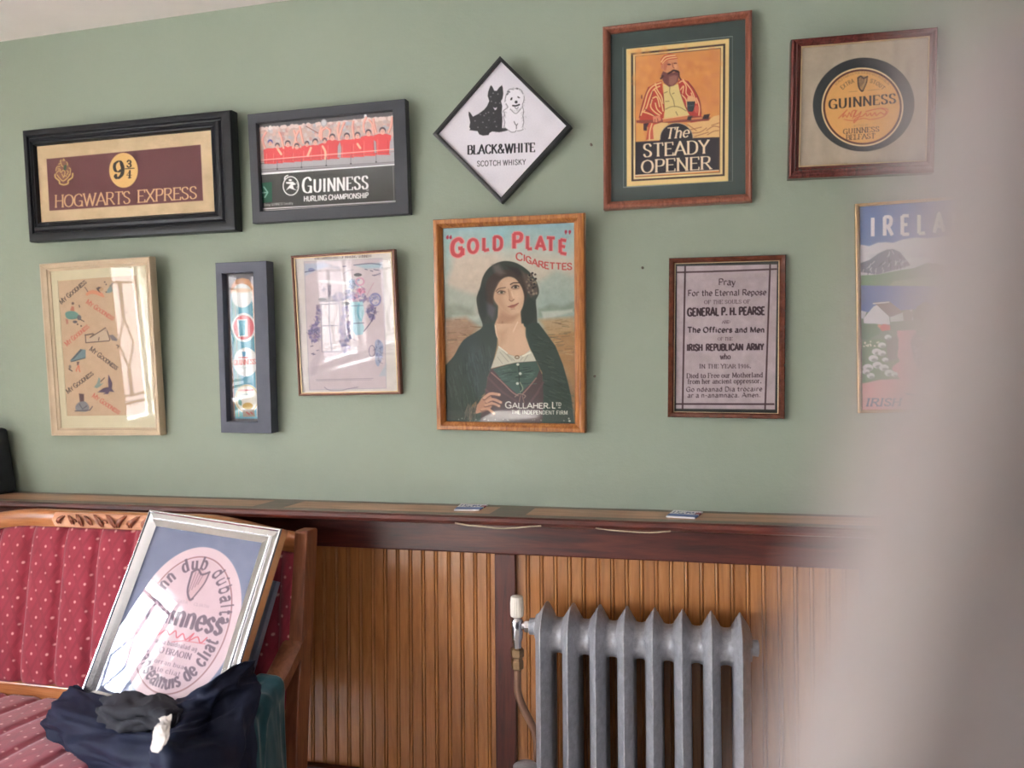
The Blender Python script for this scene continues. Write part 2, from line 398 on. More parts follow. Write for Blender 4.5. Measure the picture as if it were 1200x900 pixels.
def art_platform(S):
    S.fill((220, 194, 154)); S.noise(9, 16, 3); S.noise(3, 6, 4)
    S.z(0, 0, 1)
    m = (112, 62, 66)
    S.poly([(54.5, 186.3), (235, 169.5), (238, 235), (58, 247)], m)
    S.z(50, 165, .1)
    # generic gold crest: scrolled banner below a quartered shield
    g = (216, 178, 112)
    S.poly([(160, 300), (200, 235), (240, 210), (285, 240), (325, 320), (330, 400), (240, 500), (150, 400)], (150, 106, 84), 1.2, .75)
    S.poly([(246, 290), (280, 280), (275, 340), (245, 345)], (60, 84, 62))
    S.line([(145, 395), (150, 430), (195, 470), (200, 500), (245, 515), (295, 500), (300, 465), (345, 430), (352, 385)], 1.9, g, sm=True)
    S.line([(170, 400), (200, 440), (240, 470), (290, 435), (320, 395)], 1.2, g, sm=True)
    for l in ([(155, 350), (165, 310), (200, 300)], [(160, 380), (190, 350), (215, 370), (240, 345), (262, 370), (245, 420), (225, 390)], [(205, 240), (215, 225), (212, 250)], [(240, 235), (245, 212), (258, 232)],
              [(280, 250), (292, 265), (288, 285)], [(310, 320), (326, 330), (322, 390), (310, 400)], [(190, 275), (215, 262), (222, 290), (240, 300)], [(180, 330), (200, 330), (210, 350)], [(285, 350), (300, 365), (285, 395)], [(240, 430), (262, 410), (280, 415)]):
        S.line(l, 1.15, g, .9, sm=True)
    S.ell(948, 345, 168, 205, (236, 192, 120))
    k = (45, 34, 30)
    S.line([(930, 300), (918, 250), (888, 240), (850, 268), (840, 310), (856, 352), (890, 362), (915, 345)], (3.4, 1.1), k, sm=True, nib=0)
    S.line([(925, 270), (938, 320), (930, 390), (895, 432), (868, 436), (852, 415)], (4.2, 1.3), k, sm=True); S.ell(858, 402, 15, 14, k)
    S.line([(845, 275), (842, 310), (850, 345)], 3.0, k, sm=True)
    S.line([(992, 245), (1010, 228), (1030, 240), (1026, 264), (1006, 268), (1030, 278), (1030, 300), (1008, 310), (990, 295)], (1.9, .8), k, sm=True)
    S.line([(968, 329), (1072, 322)], .9, k)
    S.line([(1022, 352), (1018, 432)], 1.9, k); S.line([(1020, 355), (985, 405), (1042, 402)], .7, k, .8); S.line([(1003, 434), (1036, 432)], .8, k)
    S.z(0, 100, .25)
    S.text('HOGWARTS', (258, 572), (610, 553), 56, (232, 188, 140), (.13, .07), 0, .1, gap=.06, soft=.7)
    S.text('EXPRESS', (645, 549), (922, 530), 56, (232, 188, 140), (.13, .07), 0, .1, gap=.1, soft=.7)

def art_hurling(S):
    S.fill((62, 64, 64)); S.z(280, 100, .18333)
    S.poly([(110, 230), (1010, 140), (1012, 505), (120, 570)], (104, 100, 104))
    S.poly([(110, 275), (300, 262), (520, 240), (700, 222), (860, 205), (1000, 196), (1000, 430), (120, 500)], (206, 178, 170))
    S.poly([(120, 505), (1000, 425), (1000, 505), (130, 568)], (176, 172, 178)); S.line([(130, 540), (1000, 490)], .9, (120, 116, 120)); S.line([(130, 552), (1000, 500)], .8, (90, 88, 92))
    S.line([(130, 568), (1000, 506)], 1.7, (240, 240, 242))
    r = np.random.RandomState(5)
    for k in range(70):                                     # faces at the back of the stand
        x = 130+r.rand()*865; y = 280-(x-130)*.088+r.rand()*12-3
        S.ell(x, y, 10+5*r.rand(), 12, (232, 210, 204), 1.)
    for k in range(180):
        x = 135+r.rand()*855; y = 290-(x-130)*.088+r.rand()*110
        c = [(226, 190, 180), (196, 176, 176), (214, 200, 200), (200, 150, 145), (184, 186, 196)][r.randint(5)]
        S.ell(x, y, 8+6*r.rand(), 9+6*r.rand(), c, 1.2, .8)
    S.ell(543, 240, 19, 24, (214, 212, 214)); S.ell(543, 240, 17, 21, (170, 165, 170), ring=.8)
    S.ell(200, 272, 12, 16, (238, 226, 222)); S.ell(808, 196, 9, 12, (250, 248, 248))
    red = (226, 74, 76); red2 = (200, 46, 52); sk = (238, 182, 166)
    fans = [(200, 378, 365, .9), (245, 375, 385, .85), (312, 365, 372, 1), (370, 375, 388, .9), (435, 360, 372, .8), (488, 358, 360, 1), (548, 345, 352, .8), (597, 325, 330, 1.05), (690, 322, 324, 1.05), (758, 316, 318, 1), (828, 298, 302, 1.05), (918, 286, 290, 1.15)]
    for x, y, hy, q in fans:
        b = 505-(x-160)*.08
        S.poly([(x-48*q, y+34), (x-20*q, y+24), (x+20*q, y+24), (x+48*q, y+34), (x+42*q, b), (x-42*q, b)], red, 1.)
    for x, y, hy, q in fans:
        b = 500-(x-160)*.08
        S.line([(x-26*q, y+60), (x-28*q, b)], .7, (246, 150, 140), .8); S.line([(x+30*q, y+66), (x+32*q, b)], .7, red2, .8)
    arms = [((165, 400), (150, 345), (172, 300)), ((285, 400), (268, 330), (255, 300)), ((345, 400), (362, 340), (350, 290)), ((395, 390), (360, 350), (380, 290)), ((410, 370), (398, 320), (388, 265)),
            ((570, 340), (515, 330), (525, 270)), ((525, 345), (530, 290), (560, 272)), ((575, 340), (580, 290), (555, 268)), ((640, 345), (630, 290), (640, 240)), ((735, 340), (725, 270), (730, 230)),
            ((640, 330), (655, 280), (672, 240)), ((800, 300), (795, 250), (812, 205)), ((860, 310), (850, 250), (832, 222)), ((875, 300), (862, 250), (858, 215)), ((955, 300), (972, 255), (978, 205))]
    for p in arms:
        S.line(list(p), 2.3, sk, sm=True); S.line([(a+7, b) for a, b in p], .6, (206, 90, 84), .8, sm=True)
    for p in ([(250, 410), (270, 440)], [(460, 400), (440, 450)], [(535, 390), (552, 425), (552, 470)], [(758, 375), (775, 400)]):
        S.line(p, 2.6, (246, 190, 160), sm=True)
    S.line([(430, 262), (505, 305)], 1., (150, 100, 92))
    for n, (x, y, hy, q) in enumerate(fans):
        hc = (70, 78, 150) if n == 0 else (88, 72, 80)
        S.ell(x, hy-2, 18*q, 19*q, hc, 1.)
        S.ell(x, hy+7, 14*q, 16*q, (240, 186, 168), 1.)
        S.ell(x-5, hy+2, 2.5, 2.5, (120, 80, 80), .7, .7); S.ell(x+5, hy+2, 2.5, 2.5, (120, 80, 80), .7, .7); S.line([(x-4, hy+13), (x+5, hy+12)], .5, (150, 60, 60), .7)
    S.poly([(632, 390), (645, 360), (655, 400), (652, 460), (630, 462)], (170, 164, 168)); S.poly([(862, 350), (876, 360), (880, 430), (866, 432)], (170, 164, 168)); S.poly([(965, 360), (992, 320), (992, 425), (960, 440)], (176, 172, 178))
    S.line([(140, 478), (990, 408)], .9, (250, 190, 180)); S.line([(140, 488), (990, 424)], .6, (150, 60, 62), .7)
    for x in (245, 400, 558, 715, 877):
        b = 535-(x-245)*.072
        S.line([(x, b-50), (x, b)], .7, (110, 106, 112)); S.ell(x, b, 5, 5, (70, 66, 70))
    # lower band
    S.poly([(120, 576), (1010, 512), (1020, 770), (130, 820)], (62, 64, 63))
    S.poly([(140, 625), (210, 618), (212, 745), (148, 752)], (20, 92, 70)); S.line([(140, 688), (180, 684)], 1.4, (120, 176, 160)); S.line([(160, 650), (184, 684), (166, 716)], 1.6, (120, 176, 160))
    w = (244, 244, 244)
    S.ell(332, 643, 49, 59, w, ring=1.3); S.line([(292, 600), (296, 585), (312, 576)], 1.5, w, sm=True); S.ell(328, 606, 11, 7, w)
    S.poly([(300, 618), (345, 615), (366, 632), (345, 640), (352, 660), (374, 672), (340, 664), (325, 658), (300, 672), (318, 646), (330, 632), (302, 628)], w, .8)
    S.line([(368, 620), (378, 640), (370, 655)], .7, w)
    S.text('GUINNESS', (408, 688), (822, 660), 96, w, (.17, .06), 0, .1, gap=.2, small=.84, soft=.7)
    S.ell(822, 668, 6, 6, (210, 210, 210), ring=.6)
    S.text('HURLING CHAMPIONSHIP', (416, 742), (826, 718), 32, w, (.2, .17), gap=.14, soft=.7)
    S.text('Enjoy GUINNESS Sensibly'.replace('j', 'i'), (162, 772), (345, 760), 15, w, (.17, .13), gap=.16, soft=.7, a=.9)
    S.line([(150, 790), (1005, 740)], 1.4, (224, 222, 224)); S.line([(150, 802), (1005, 752)], 1.2, (190, 188, 192))
    S.line([(985, 515), (992, 735)], .8, (130, 130, 130))

def art_terriers(S):
    S.fill((224, 220, 228)); S.noise(14, 7, 3); S.z(545, 85, 1/12)
    k = (62, 61, 64)
    S.poly([(50, 550), (70, 560), (110, 620), (190, 580), (270, 520), (310, 470), (340, 400), (318, 330), (325, 270), (350, 200), (365, 178), (385, 200), (410, 255), (445, 258), (480, 210), (518, 178), (530, 210), (538, 300), (525, 370), (505, 400), (522, 470), (515, 560), (525, 640), (520, 780), (590, 785), (610, 810), (560, 825), (480, 840), (380, 830), (345, 850), (330, 880), (250, 888), (200, 870), (175, 825), (60, 810), (75, 790), (60, 770), (72, 700), (62, 650), (50, 600)], k, .8)
    for x, y in ((292, 575), (268, 605), (420, 690), (180, 770), (430, 425), (462, 303), (335, 670), (140, 680), (360, 340), (395, 290), (490, 430), (250, 700), (300, 770), (370, 405), (215, 590), (400, 570), (440, 760), (330, 560)):
        S.ell(x, y, 10, 8, (150, 150, 152), 1.1, .8)
    r = np.random.RandomState(2)
    for q in range(60):
        x, y = 80+r.rand()*430, 420+r.rand()*420
        if y > 900-x*.9: S.line([(x, y), (x+r.randn()*16, y+14)], .5, (100, 99, 102), .6)
    S.poly([(395, 490), (420, 500), (452, 488), (440, 520), (420, 530)], (226, 222, 230))
    w = (234, 231, 238); S.poly([(570, 380), (585, 290), (640, 240), (730, 225), (800, 260), (830, 340), (820, 420), (800, 480), (825, 560), (820, 700), (820, 810), (720, 830), (620, 830), (600, 800), (545, 760), (540, 560), (590, 490)], w, 1.2)
    d = (105, 104, 110)
    for p in ([(560, 410), (570, 350), (585, 300), (620, 262)], [(610, 245), (640, 232), (680, 240)], [(700, 228), (740, 222), (790, 250), (815, 300)], [(832, 340), (825, 400), (805, 450)], [(575, 440), (600, 490), (545, 530), (530, 560)], [(560, 560), (545, 640), (560, 700), (545, 770), (570, 780)],
              [(805, 470), (822, 540), (815, 620), (825, 690), (812, 760)], [(610, 810), (650, 838), (700, 835), (720, 815)], [(735, 822), (780, 815), (818, 800)], [(640, 515), (680, 560), (720, 575), (760, 540), (790, 500)]):
        S.line(p, .8, d, .8, sm=True)
    for q in range(70):
        a = r.rand()*6.28; x, y = 700+125*math.cos(a), 380+150*math.sin(a)
        S.line([(x, y), (x+18*math.cos(a)+r.randn()*5, y+18*math.sin(a))], .5, (140, 140, 146), .6)
    for q in range(40):
        x, y = (548 if q % 2 else 815)+r.randn()*10, 540+r.rand()*250
        S.line([(x, y), (x+r.randn()*9, y+18)], .5, (120, 120, 126), .7)
    b = (44, 43, 46)
    S.poly([(635, 375), (650, 350), (668, 352), (660, 385), (640, 390)], b, .8); S.poly([(735, 335), (755, 340), (775, 355), (755, 362), (738, 350)], b, .8)
    S.ell(718, 415, 20, 20, b); S.line([(672, 465), (715, 468), (762, 452)], 1.8, b, sm=True); S.line([(700, 490), (725, 510), (748, 488)], .8, d, sm=True)
    S.line([(690, 690), (705, 725), (720, 740), (722, 790)], 1., d, sm=True); S.line([(740, 720), (725, 745)], .8, d)
    S.line([(600, 265), (625, 275)], 1.6, d); S.line([(605, 295), (590, 310)], 1.4, d); S.ell(732, 228, 10, 8, b)
    S.z(490, 50, .2222)
    S.text('BLACK&WHITE', (262, 589), (614, 575), 46, (34, 33, 38), (.2, .07), 0, .1, gap=.16, soft=.7)
    S.text('SCOTCH WHISKY', (312, 652), (567, 642), 27, (58, 57, 62), (.13, .12), gap=.2, soft=.7)

def art_steady(S):
    S.fill((52, 66, 64)); S.z(690, 0, .2778)
    S.poly([(143, 198), (607, 153), (607, 767), (145, 790)], (60, 74, 72)); 
    for p in ([(143, 198), (607, 153)], [(607, 153), (607, 767)], [(607, 767), (145, 790)], [(145, 790), (143, 198)]): S.line(p, .9, (160, 172, 172), .8)
    S.poly([(158, 207), (592, 163), (588, 764), (160, 787)], (232, 202, 138))
    S.poly([(178, 224), (576, 184), (573, 742), (180, 765)], (66, 50, 44)); S.poly([(187, 231), (567, 193), (564, 735), (189, 757)], (236, 210, 150))
    S.poly([(195, 237), (557, 202), (553, 728), (196, 748)], (60, 46, 42))
    S.poly([(197, 239), (555, 205), (551, 727), (197, 746)], (222, 150, 86))
    n = np.random.RandomState(9)
    S.z(740, 45, .1)
    for q in range(160):
        x, y = 45+n.rand()*985, 150+n.rand()*760
        S.ell(x, y, 30+50*n.rand(), 14+30*n.rand(), [(232, 164, 96), (210, 132, 76), (226, 150, 80), (214, 140, 92)][n.randint(4)], 4, .45, rot=n.rand()*3)
    st = (238, 200, 140); rd = (196, 74, 56); dk = (120, 52, 48)
    S.poly([(355, 500), (290, 520), (200, 570), (160, 660), (130, 760), (100, 880), (90, 980), (150, 1030), (280, 1060), (370, 960), (385, 850), (380, 700), (360, 560)], rd)
    for p in ([(345, 520), (250, 560), (190, 640), (150, 780), (110, 900)], [(330, 560), (260, 600), (215, 690), (180, 800), (150, 850)], [(280, 530), (300, 600), (350, 680), (370, 760)], [(270, 600), (300, 650), (345, 740), (370, 850)], [(250, 700), (300, 690), (330, 800)], [(240, 720), (225, 800), (270, 860), (330, 900)], [(280, 760), (300, 830), (350, 880)], [(130, 860), (200, 880), (290, 920)]):
        S.line(p, 1.5, st, sm=True)
    for p in ([(200, 575), (160, 670), (120, 800), (92, 930)], [(370, 650), (388, 850)], [(160, 830), (240, 880), (330, 960)], [(250, 620), (220, 760)]): S.line(p, 1., dk, .8, sm=True)
    S.poly([(545, 500), (590, 475), (660, 500), (720, 570), (780, 680), (810, 800), (820, 900), (800, 1030), (700, 1010), (660, 900), (640, 800), (590, 700), (560, 600)], (190, 66, 58))
    for p in ([(560, 520), (600, 500), (640, 560), (640, 640), (670, 680)], [(600, 480), (670, 560), (720, 640), (760, 760)], [(575, 600), (610, 560), (600, 640)], [(590, 660), (640, 720), (650, 800)], [(760, 700), (795, 800), (790, 900)], [(700, 640), (720, 700)]): S.line(p, 1.4, (236, 190, 140), sm=True)
    for p in ([(660, 505), (740, 610), (800, 740), (815, 880)], [(565, 620), (620, 760), (650, 850)]): S.line(p, 1.1, dk, .8, sm=True)
    S.poly([(370, 530), (440, 565), (545, 535), (570, 640), (620, 790), (680, 900), (690, 960), (380, 960), (390, 830), (380, 680)], (226, 206, 140))
    for p in ([(450, 570), (450, 640), (490, 720), (505, 800)], [(385, 640), (420, 625)], [(400, 740), (440, 735)], [(400, 830), (470, 800), (560, 805), (640, 850)], [(520, 860), (540, 900)], [(480, 650), (500, 640)]): S.line(p, .9, (140, 116, 76), .9, sm=True)
    S.poly([(345, 310), (343, 245), (380, 200), (440, 180), (510, 185), (540, 235), (520, 252), (430, 256), (372, 300)], (196, 88, 62), sm=False)
    S.line([(350, 275), (400, 215), (510, 198)], 1.6, (240, 196, 140), sm=True); S.line([(362, 292), (420, 240), (525, 222)], 1.2, (240, 196, 140), sm=True)
    S.poly([(355, 310), (372, 296), (430, 252), (535, 238), (545, 300), (556, 370), (520, 420), (430, 420), (375, 380)], (214, 148, 108))
    S.poly([(375, 300), (430, 262), (430, 300), (400, 380), (378, 370)], (196, 116, 88), 2)
    S.ell(360, 335, 16, 30, (206, 130, 100)); S.ell(440, 305, 22, 10, (110, 62, 56)); S.ell(512, 292, 20, 9, (120, 70, 60)); S.line([(478, 290), (488, 335), (505, 350)], 1., (150, 84, 68), sm=True)
    S.ell(515, 330, 16, 28, (228, 170, 128), 1.5, .8)
    S.poly([(370, 385), (345, 440), (380, 520), (440, 568), (500, 552), (545, 505), (562, 400), (540, 385), (490, 400), (430, 410)], (122, 72, 70), 1.)
    S.poly([(440, 450), (500, 430), (540, 440), (530, 510), (480, 555), (440, 540)], (172, 116, 104), 2.4, .8); S.line([(345, 470), (372, 440)], 2, (80, 44, 46))
    S.line([(432, 412), (470, 390), (495, 376), (545, 388)], 2.2, (66, 38, 40), sm=True); S.line([(555, 395), (560, 450), (575, 480)], 1.6, (90, 50, 46))
    S.ell(120, 686, 8, 24, dk)
    S.poly([(650, 735), (745, 735), (735, 830), (715, 858), (668, 858), (655, 830)], (44, 52, 58)); S.poly([(655, 690), (690, 670), (735, 690), (742, 738), (650, 740)], (228, 176, 130)); S.line([(660, 790), (730, 785)], .6, (110, 120, 124))
    S.ell(760, 830, 25, 45, (206, 96, 80), 1.5)
    S.z(740, 120, .1)
    S.poly([(55, 210), (240, 205), (370, 195), (660, 150), (930, 178), (900, 215), (370, 245), (60, 240)], (150, 76, 62)); S.poly([(365, 190), (660, 148), (660, 195), (370, 232)], (212, 128, 84)); S.line([(365, 195), (660, 150)], .9, (240, 206, 150))
    S.line([(700, 195), (900, 175)], 2., (220, 140, 96))
    S.poly([(660, 170), (715, 158), (695, 208), (650, 205)], (64, 52, 54)); S.poly([(850, 145), (920, 135), (900, 195), (830, 195)], (64, 46, 52))
    S.poly([(930, 185), (970, 160), (1028, 150), (1028, 405), (720, 415), (650, 245), (780, 225), (910, 215)], (232, 190, 130))
    for p in ([(940, 270), (1025, 240)], [(880, 330), (960, 280), (1028, 290)], [(740, 400), (900, 350)], [(690, 320), (820, 290)], [(660, 260), (760, 330)], [(890, 380), (960, 340), (1020, 330)], [(700, 360), (800, 350), (880, 300)]): S.line(p, 1., (176, 112, 78), .9, sm=True)
    S.poly([(270, 260), (350, 235), (430, 240), (400, 330), (340, 440), (180, 445), (200, 330)], (230, 196, 132)); S.poly([(210, 240), (270, 240), (250, 300), (260, 430), (170, 440), (190, 330)], (206, 96, 70)); S.line([(240, 250), (215, 340), (210, 440)], 1.4, st, sm=True)
    S.poly([(130, 250), (205, 240), (180, 290), (180, 330), (135, 330)], (74, 46, 58)); S.poly([(60, 250), (140, 245), (140, 320), (165, 440), (55, 462)], (226, 164, 92))
    S.poly([(250, 170), (330, 150), (350, 210), (290, 235), (255, 230)], (224, 144, 112)); S.line([(275, 200), (275, 232)], .7, dk); S.line([(305, 190), (310, 225)], .7, dk)
    b = (50, 42, 50)
    S.poly([(47, 462), (340, 448), (720, 418), (1030, 408), (1028, 790), (46, 850)], b)
    S.ell(528, 420, 192, 178, b); S.ell(528, 420, 192, 178, (210, 190, 160), ring=.8, a=.8)
    S.poly([(330, 436), (725, 424), (725, 640), (330, 640)], b)
    c = (236, 216, 184)
    S.text('The', (398, 425), (668, 405), 122, c, (.18, .08), .15, .12, gap=.1, slant=.18, soft=.7)
    S.text('STEADY', (142, 640), (905, 592), 150, c, (.18, .07), 0, .1, gap=.14, soft=.7)
    S.text('OPENER', (118, 828), (930, 778), 146, c, (.18, .07), 0, .1, gap=.14, soft=.7)
    S.line([(46, 856), (1018, 795)], 1.1, c)

def harp(S, x, y, w, h, col, lw=1.2, lean=0.):
    S.line([(x-w*.5, y-h*.38), (x-w*.42, y+h*.2), (x-w*.12, y+h*.5), (x+w*.05, y+h*.46)], lw*1.5, col, sm=True)
    S.line([(x-w*.5, y-h*.38), (x-w*.2, y-h*.5), (x+w*.1, y-h*.36), (x+w*.5, y-h*.48)], lw*1.4, col, sm=True)
    S.line([(x+w*.5, y-h*.48), (x+w*.42, y-h*.1), (x+w*.15, y+h*.3), (x, y+h*.48)], lw, col, sm=True)
    for k in range(4):
        t = .15+k*.2
        S.line([(x-w*.4+w*.8*t, y-h*.4), (x-w*.4+w*.62*t, y+h*(.28-.1*k))], lw*.55, col, .8)

def art_belfast(S):
    S.fill((180, 166, 146)); S.noise(7, 12, 5, stretch=(1, 4)); S.noise(3, 5, 9)
    S.z(0, 0, 1)
    S.ell(1012, 122.5, 59.5, 54.8, (52, 56, 58), rot=-.12)
    S.z(940, 60, .13333)
    S.ell(530, 490, 360, 346, (238, 210, 160)); S.ell(530, 490, 345, 332, (86, 40, 32)); S.ell(530, 490, 328, 316, (228, 172, 104)); S.noise(6, 4, 2)
    k = (74, 56, 44)
    arc = [(530+300*math.cos(a), 490-292*math.sin(a)) for a in np.linspace(2.45, .72, 26)]
    S.text('WORLD FAMOUS PORTER BREWED IN DUBLIN', None, None, 20, k, (.14, .12), path=arc, gap=.2, a=.6, soft=.7)
    arc2 = [(530+235*math.cos(a), 490-225*math.sin(a)) for a in np.linspace(2.4, 1.88, 10)]
    S.text('EXTRA', None, None, 34, k, (.16, .1), path=arc2, gap=.2, a=.75)
    arc3 = [(530+235*math.cos(a), 490-225*math.sin(a)) for a in np.linspace(1.28, .72, 10)]
    S.text('STOUT', None, None, 34, k, (.16, .1), path=arc3, gap=.2, a=.75)
    S.poly([(490, 225), (530, 215), (575, 222), (570, 280), (545, 340), (530, 352), (500, 300)], (150, 120, 88), 1.2, .7); harp(S, 532, 285, 82, 130, k, 1.2)
    S.line([(410, 358), (485, 352)], .6, k, .4); S.line([(580, 345), (680, 335)], .6, k, .4)
    S.text('GUINNESS', (238, 508), (820, 455), 82, (60, 48, 42), (.22, .05), 0, .1, gap=.2, soft=.7)
    rd = (206, 92, 66)
    S.line([(320, 590), (370, 540), (395, 515), (370, 545), (355, 580), (380, 560), (395, 580), (415, 540), (430, 575), (440, 530), (470, 520), (455, 560), (445, 590)], .9, rd, .9, sm=True)
    S.line([(480, 520), (455, 575), (490, 560), (520, 530), (490, 590), (455, 630), (470, 590), (530, 570), (560, 545), (570, 570), (600, 545), (610, 570), (640, 540), (650, 565), (690, 540), (720, 555), (740, 530), (700, 505), (640, 510), (560, 530)], .9, rd, .9, sm=True)
    S.line([(370, 600), (440, 610), (540, 590), (600, 600), (700, 580), (745, 545), (750, 510), (690, 500)], .8, rd, .8, sm=True)
    S.text('BOTTLED BY', (455, 664), (580, 655), 16, k, (.14, .12), gap=.2, a=.6)
    S.text('GUINNESS', (362, 728), (676, 704), 42, (92, 66, 46), (.19, .07), 0, .12, gap=.2, soft=.7)
    S.text('BELFAST', (388, 780), (640, 764), 42, (92, 66, 46), (.19, .07), 0, .12, gap=.14, soft=.7)

def art_goodness(S):
    S.fill((226, 214, 172)); S.z(0, 0, 1)
    S.poly([(67.8, 329.6), (160, 321.5), (171, 486), (79, 488)], (208, 178, 146), 1.); S.noise(5, 7, 3)
    k = (74, 62, 60); rd = (206, 112, 92)
    S.z(30, 290, .2556)
    for p0, p1, c in (((165, 260), (280, 162), k), ((276, 255), (398, 335), rd), ((190, 452), (292, 366), rd), ((292, 470), (415, 562), k), ((195, 670), (312, 582), k), ((304, 685), (425, 765), rd)):
        S.text('MY GOODNESS', p0, p1, 20, c, (.2, .13), 0, .08, gap=.12, up=None, small=.8, a=.95, path=[p0, p1])
    S.z(60, 310, .1111)
    S.poly([(365, 320), (385, 285), (440, 270), (490, 280), (540, 300), (560, 345), (520, 335), (470, 315), (420, 310), (380, 328)], (222, 150, 116), sm=True); S.ell(515, 258, 36, 24, (196, 160, 120)); S.poly([(475, 250), (500, 235), (530, 240), (500, 262), (520, 300), (490, 275)], (90, 74, 70)); S.line([(385, 285), (370, 260), (355, 240)], .9, (110, 90, 84), sm=True)
    S.poly([(590, 270), (610, 240), (640, 230), (650, 280), (615, 300), (585, 300)], (130, 150, 146)); S.line([(620, 230), (650, 200)], 1.4, (110, 110, 112))
    for x, y in ((565, 185), (580, 210), (580, 290)): S.ell(x, y, 7, 7, (70, 64, 64))
    S.poly([(200, 480), (215, 440), (240, 445), (246, 500), (215, 500)], (190, 120, 96)); S.ell(228, 410, 14, 14, (110, 88, 80)); S.poly([(150, 510), (200, 490), (260, 500), (300, 545), (270, 570), (200, 578), (160, 560)], (112, 160, 150), sm=True)
    S.poly([(150, 570), (180, 580), (180, 625), (160, 630)], (190, 130, 110)); S.ell(295, 560, 22, 28, (110, 110, 116)); S.ell(252, 605, 24, 14, (100, 94, 100)); S.line([(295, 430), (300, 450)], 1, k); S.ell(278, 630, 8, 8, k); S.ell(316, 648, 8, 8, k); S.line([(310, 580), (345, 600)], 1, k)
    d = (96, 78, 72)
    S.poly([(360, 790), (420, 775), (560, 670), (600, 700), (615, 800), (370, 825)], (206, 184, 158)); S.line([(360, 740), (365, 825), (610, 805), (620, 790), (590, 700), (570, 668), (540, 690), (410, 770), (450, 735)], 1.2, d, .9); S.ell(576, 690, 16, 14, (186, 160, 140)); S.line([(360, 745), (440, 730)], 1.4, d); S.poly([(610, 745), (650, 740), (700, 790), (690, 808), (640, 800)], (130, 120, 122)); S.line([(505, 770), (500, 800)], 1, d)
    S.line([(690, 850), (715, 860), (700, 880)], .9, k)
    S.z(60, 400, .12227)
    S.poly([(182, 185), (280, 75), (330, 80), (330, 155), (220, 195)], (112, 140, 146)); S.poly([(182, 185), (280, 75), (300, 80), (215, 170)], (78, 88, 96)); S.line([(190, 195), (325, 160)], 1., (76, 80, 88)); S.poly([(245, 195), (270, 195), (262, 230), (248, 230)], (110, 84, 80)); S.line([(262, 230), (245, 265), (240, 285)], 1.3, (214, 120, 90)); S.line([(265, 235), (268, 270), (275, 290)], 1.3, (214, 120, 90)); S.ell(180, 245, 12, 18, (130, 116, 108)); S.line([(170, 265), (200, 285)], 1.2, k)
    p = (92, 76, 100)
    S.poly([(470, 470), (500, 450), (550, 440), (545, 390), (548, 320), (556, 330), (585, 400), (580, 455), (605, 485), (560, 480), (545, 505), (500, 505), (520, 490), (445, 488)], p); S.poly([(410, 440), (440, 400), (455, 345), (470, 360), (470, 410), (500, 400), (470, 430), (440, 450)], (134, 156, 146)); S.line([(475, 385), (510, 350)], 1., k)
    S.poly([(265, 500), (315, 505), (315, 580), (275, 580)], (116, 90, 92)); S.poly([(240, 610), (275, 580), (330, 580), (365, 630), (350, 668), (300, 675), (245, 665), (232, 640)], (140, 142, 146), sm=True); S.line([(230, 668), (370, 660), (395, 625)], 1.2, (100, 90, 96)); S.line([(270, 600), (300, 650), (340, 620)], .9, (96, 96, 104))

def art_narrow(S):
    S.fill((120, 116, 120)); S.z(250, 300, .12215)
    S.poly([(165, 330), (180, 270), (220, 225), (280, 210), (340, 225), (385, 290), (400, 420), (415, 700), (432, 1000), (455, 1540), (200, 1540), (180, 1100), (160, 700)], (206, 152, 112))
    S.poly([(165, 360), (370, 340), (385, 600), (420, 1200), (430, 1560), (210, 1560), (190, 1100), (165, 700)], (98, 164, 186))
    for x, c in ((185, (150, 190, 140)), (205, (214, 180, 120)), (225, (120, 170, 130)), (350, (140, 176, 196)), (380, (222, 190, 170)), (395, (226, 160, 128))):
        S.line([(x, 380), (x+22, 900), (x+40, 1540)], .9, c, .9)
    w = (226, 228, 226); rd = (204, 96, 104)
    S.ell(275, 380, 102, 115, w); S.ell(272, 330, 95, 20, (236, 196, 160), 2., .7)
    S.ell(292, 685, 116, 138, w); S.ell(292, 685, 98, 118, rd); S.poly([(225, 610), (325, 605), (330, 770), (240, 775)], w); S.poly([(238, 618), (310, 615), (305, 760), (250, 765)], (96, 168, 190))
    S.ell(310, 1018, 118, 138, w); S.poly([(275, 920), (315, 915), (310, 960), (285, 970)], (96, 160, 196)); S.line([(245, 975), (330, 975)], 1.5, rd)
    S.text('GUINNESS', (195, 1045), (405, 1035), 45, (214, 110, 104), (.18, .08), 0, .1, gap=.1); S.text('EXTRA STOUT', (250, 1085), (345, 1080), 18, (130, 150, 150), (.16, .14), gap=.2, a=.8)
    S.ell(322, 1370, 118, 140, (220, 218, 206)); S.ell(322, 1370, 106, 128, (196, 180, 130), ring=1.3); S.line([(255, 1290), (380, 1285)], 1.5, rd); S.line([(270, 1330), (370, 1325)], 1., (120, 150, 156)); S.line([(280, 1350), (360, 1345)], 1., (150, 150, 150)); S.poly([(240, 1340), (275, 1400), (270, 1440), (240, 1420)], (104, 160, 150)); S.ell(330, 1440, 50, 34, (190, 160, 90))
    S.poly([(280, 1470), (390, 1470), (400, 1540), (285, 1545)], (150, 136, 120)); S.line([(320, 1500), (345, 1520)], 1.6, (170, 80, 76)); S.line([(360, 1500), (375, 1515)], 1.6, (170, 80, 76))

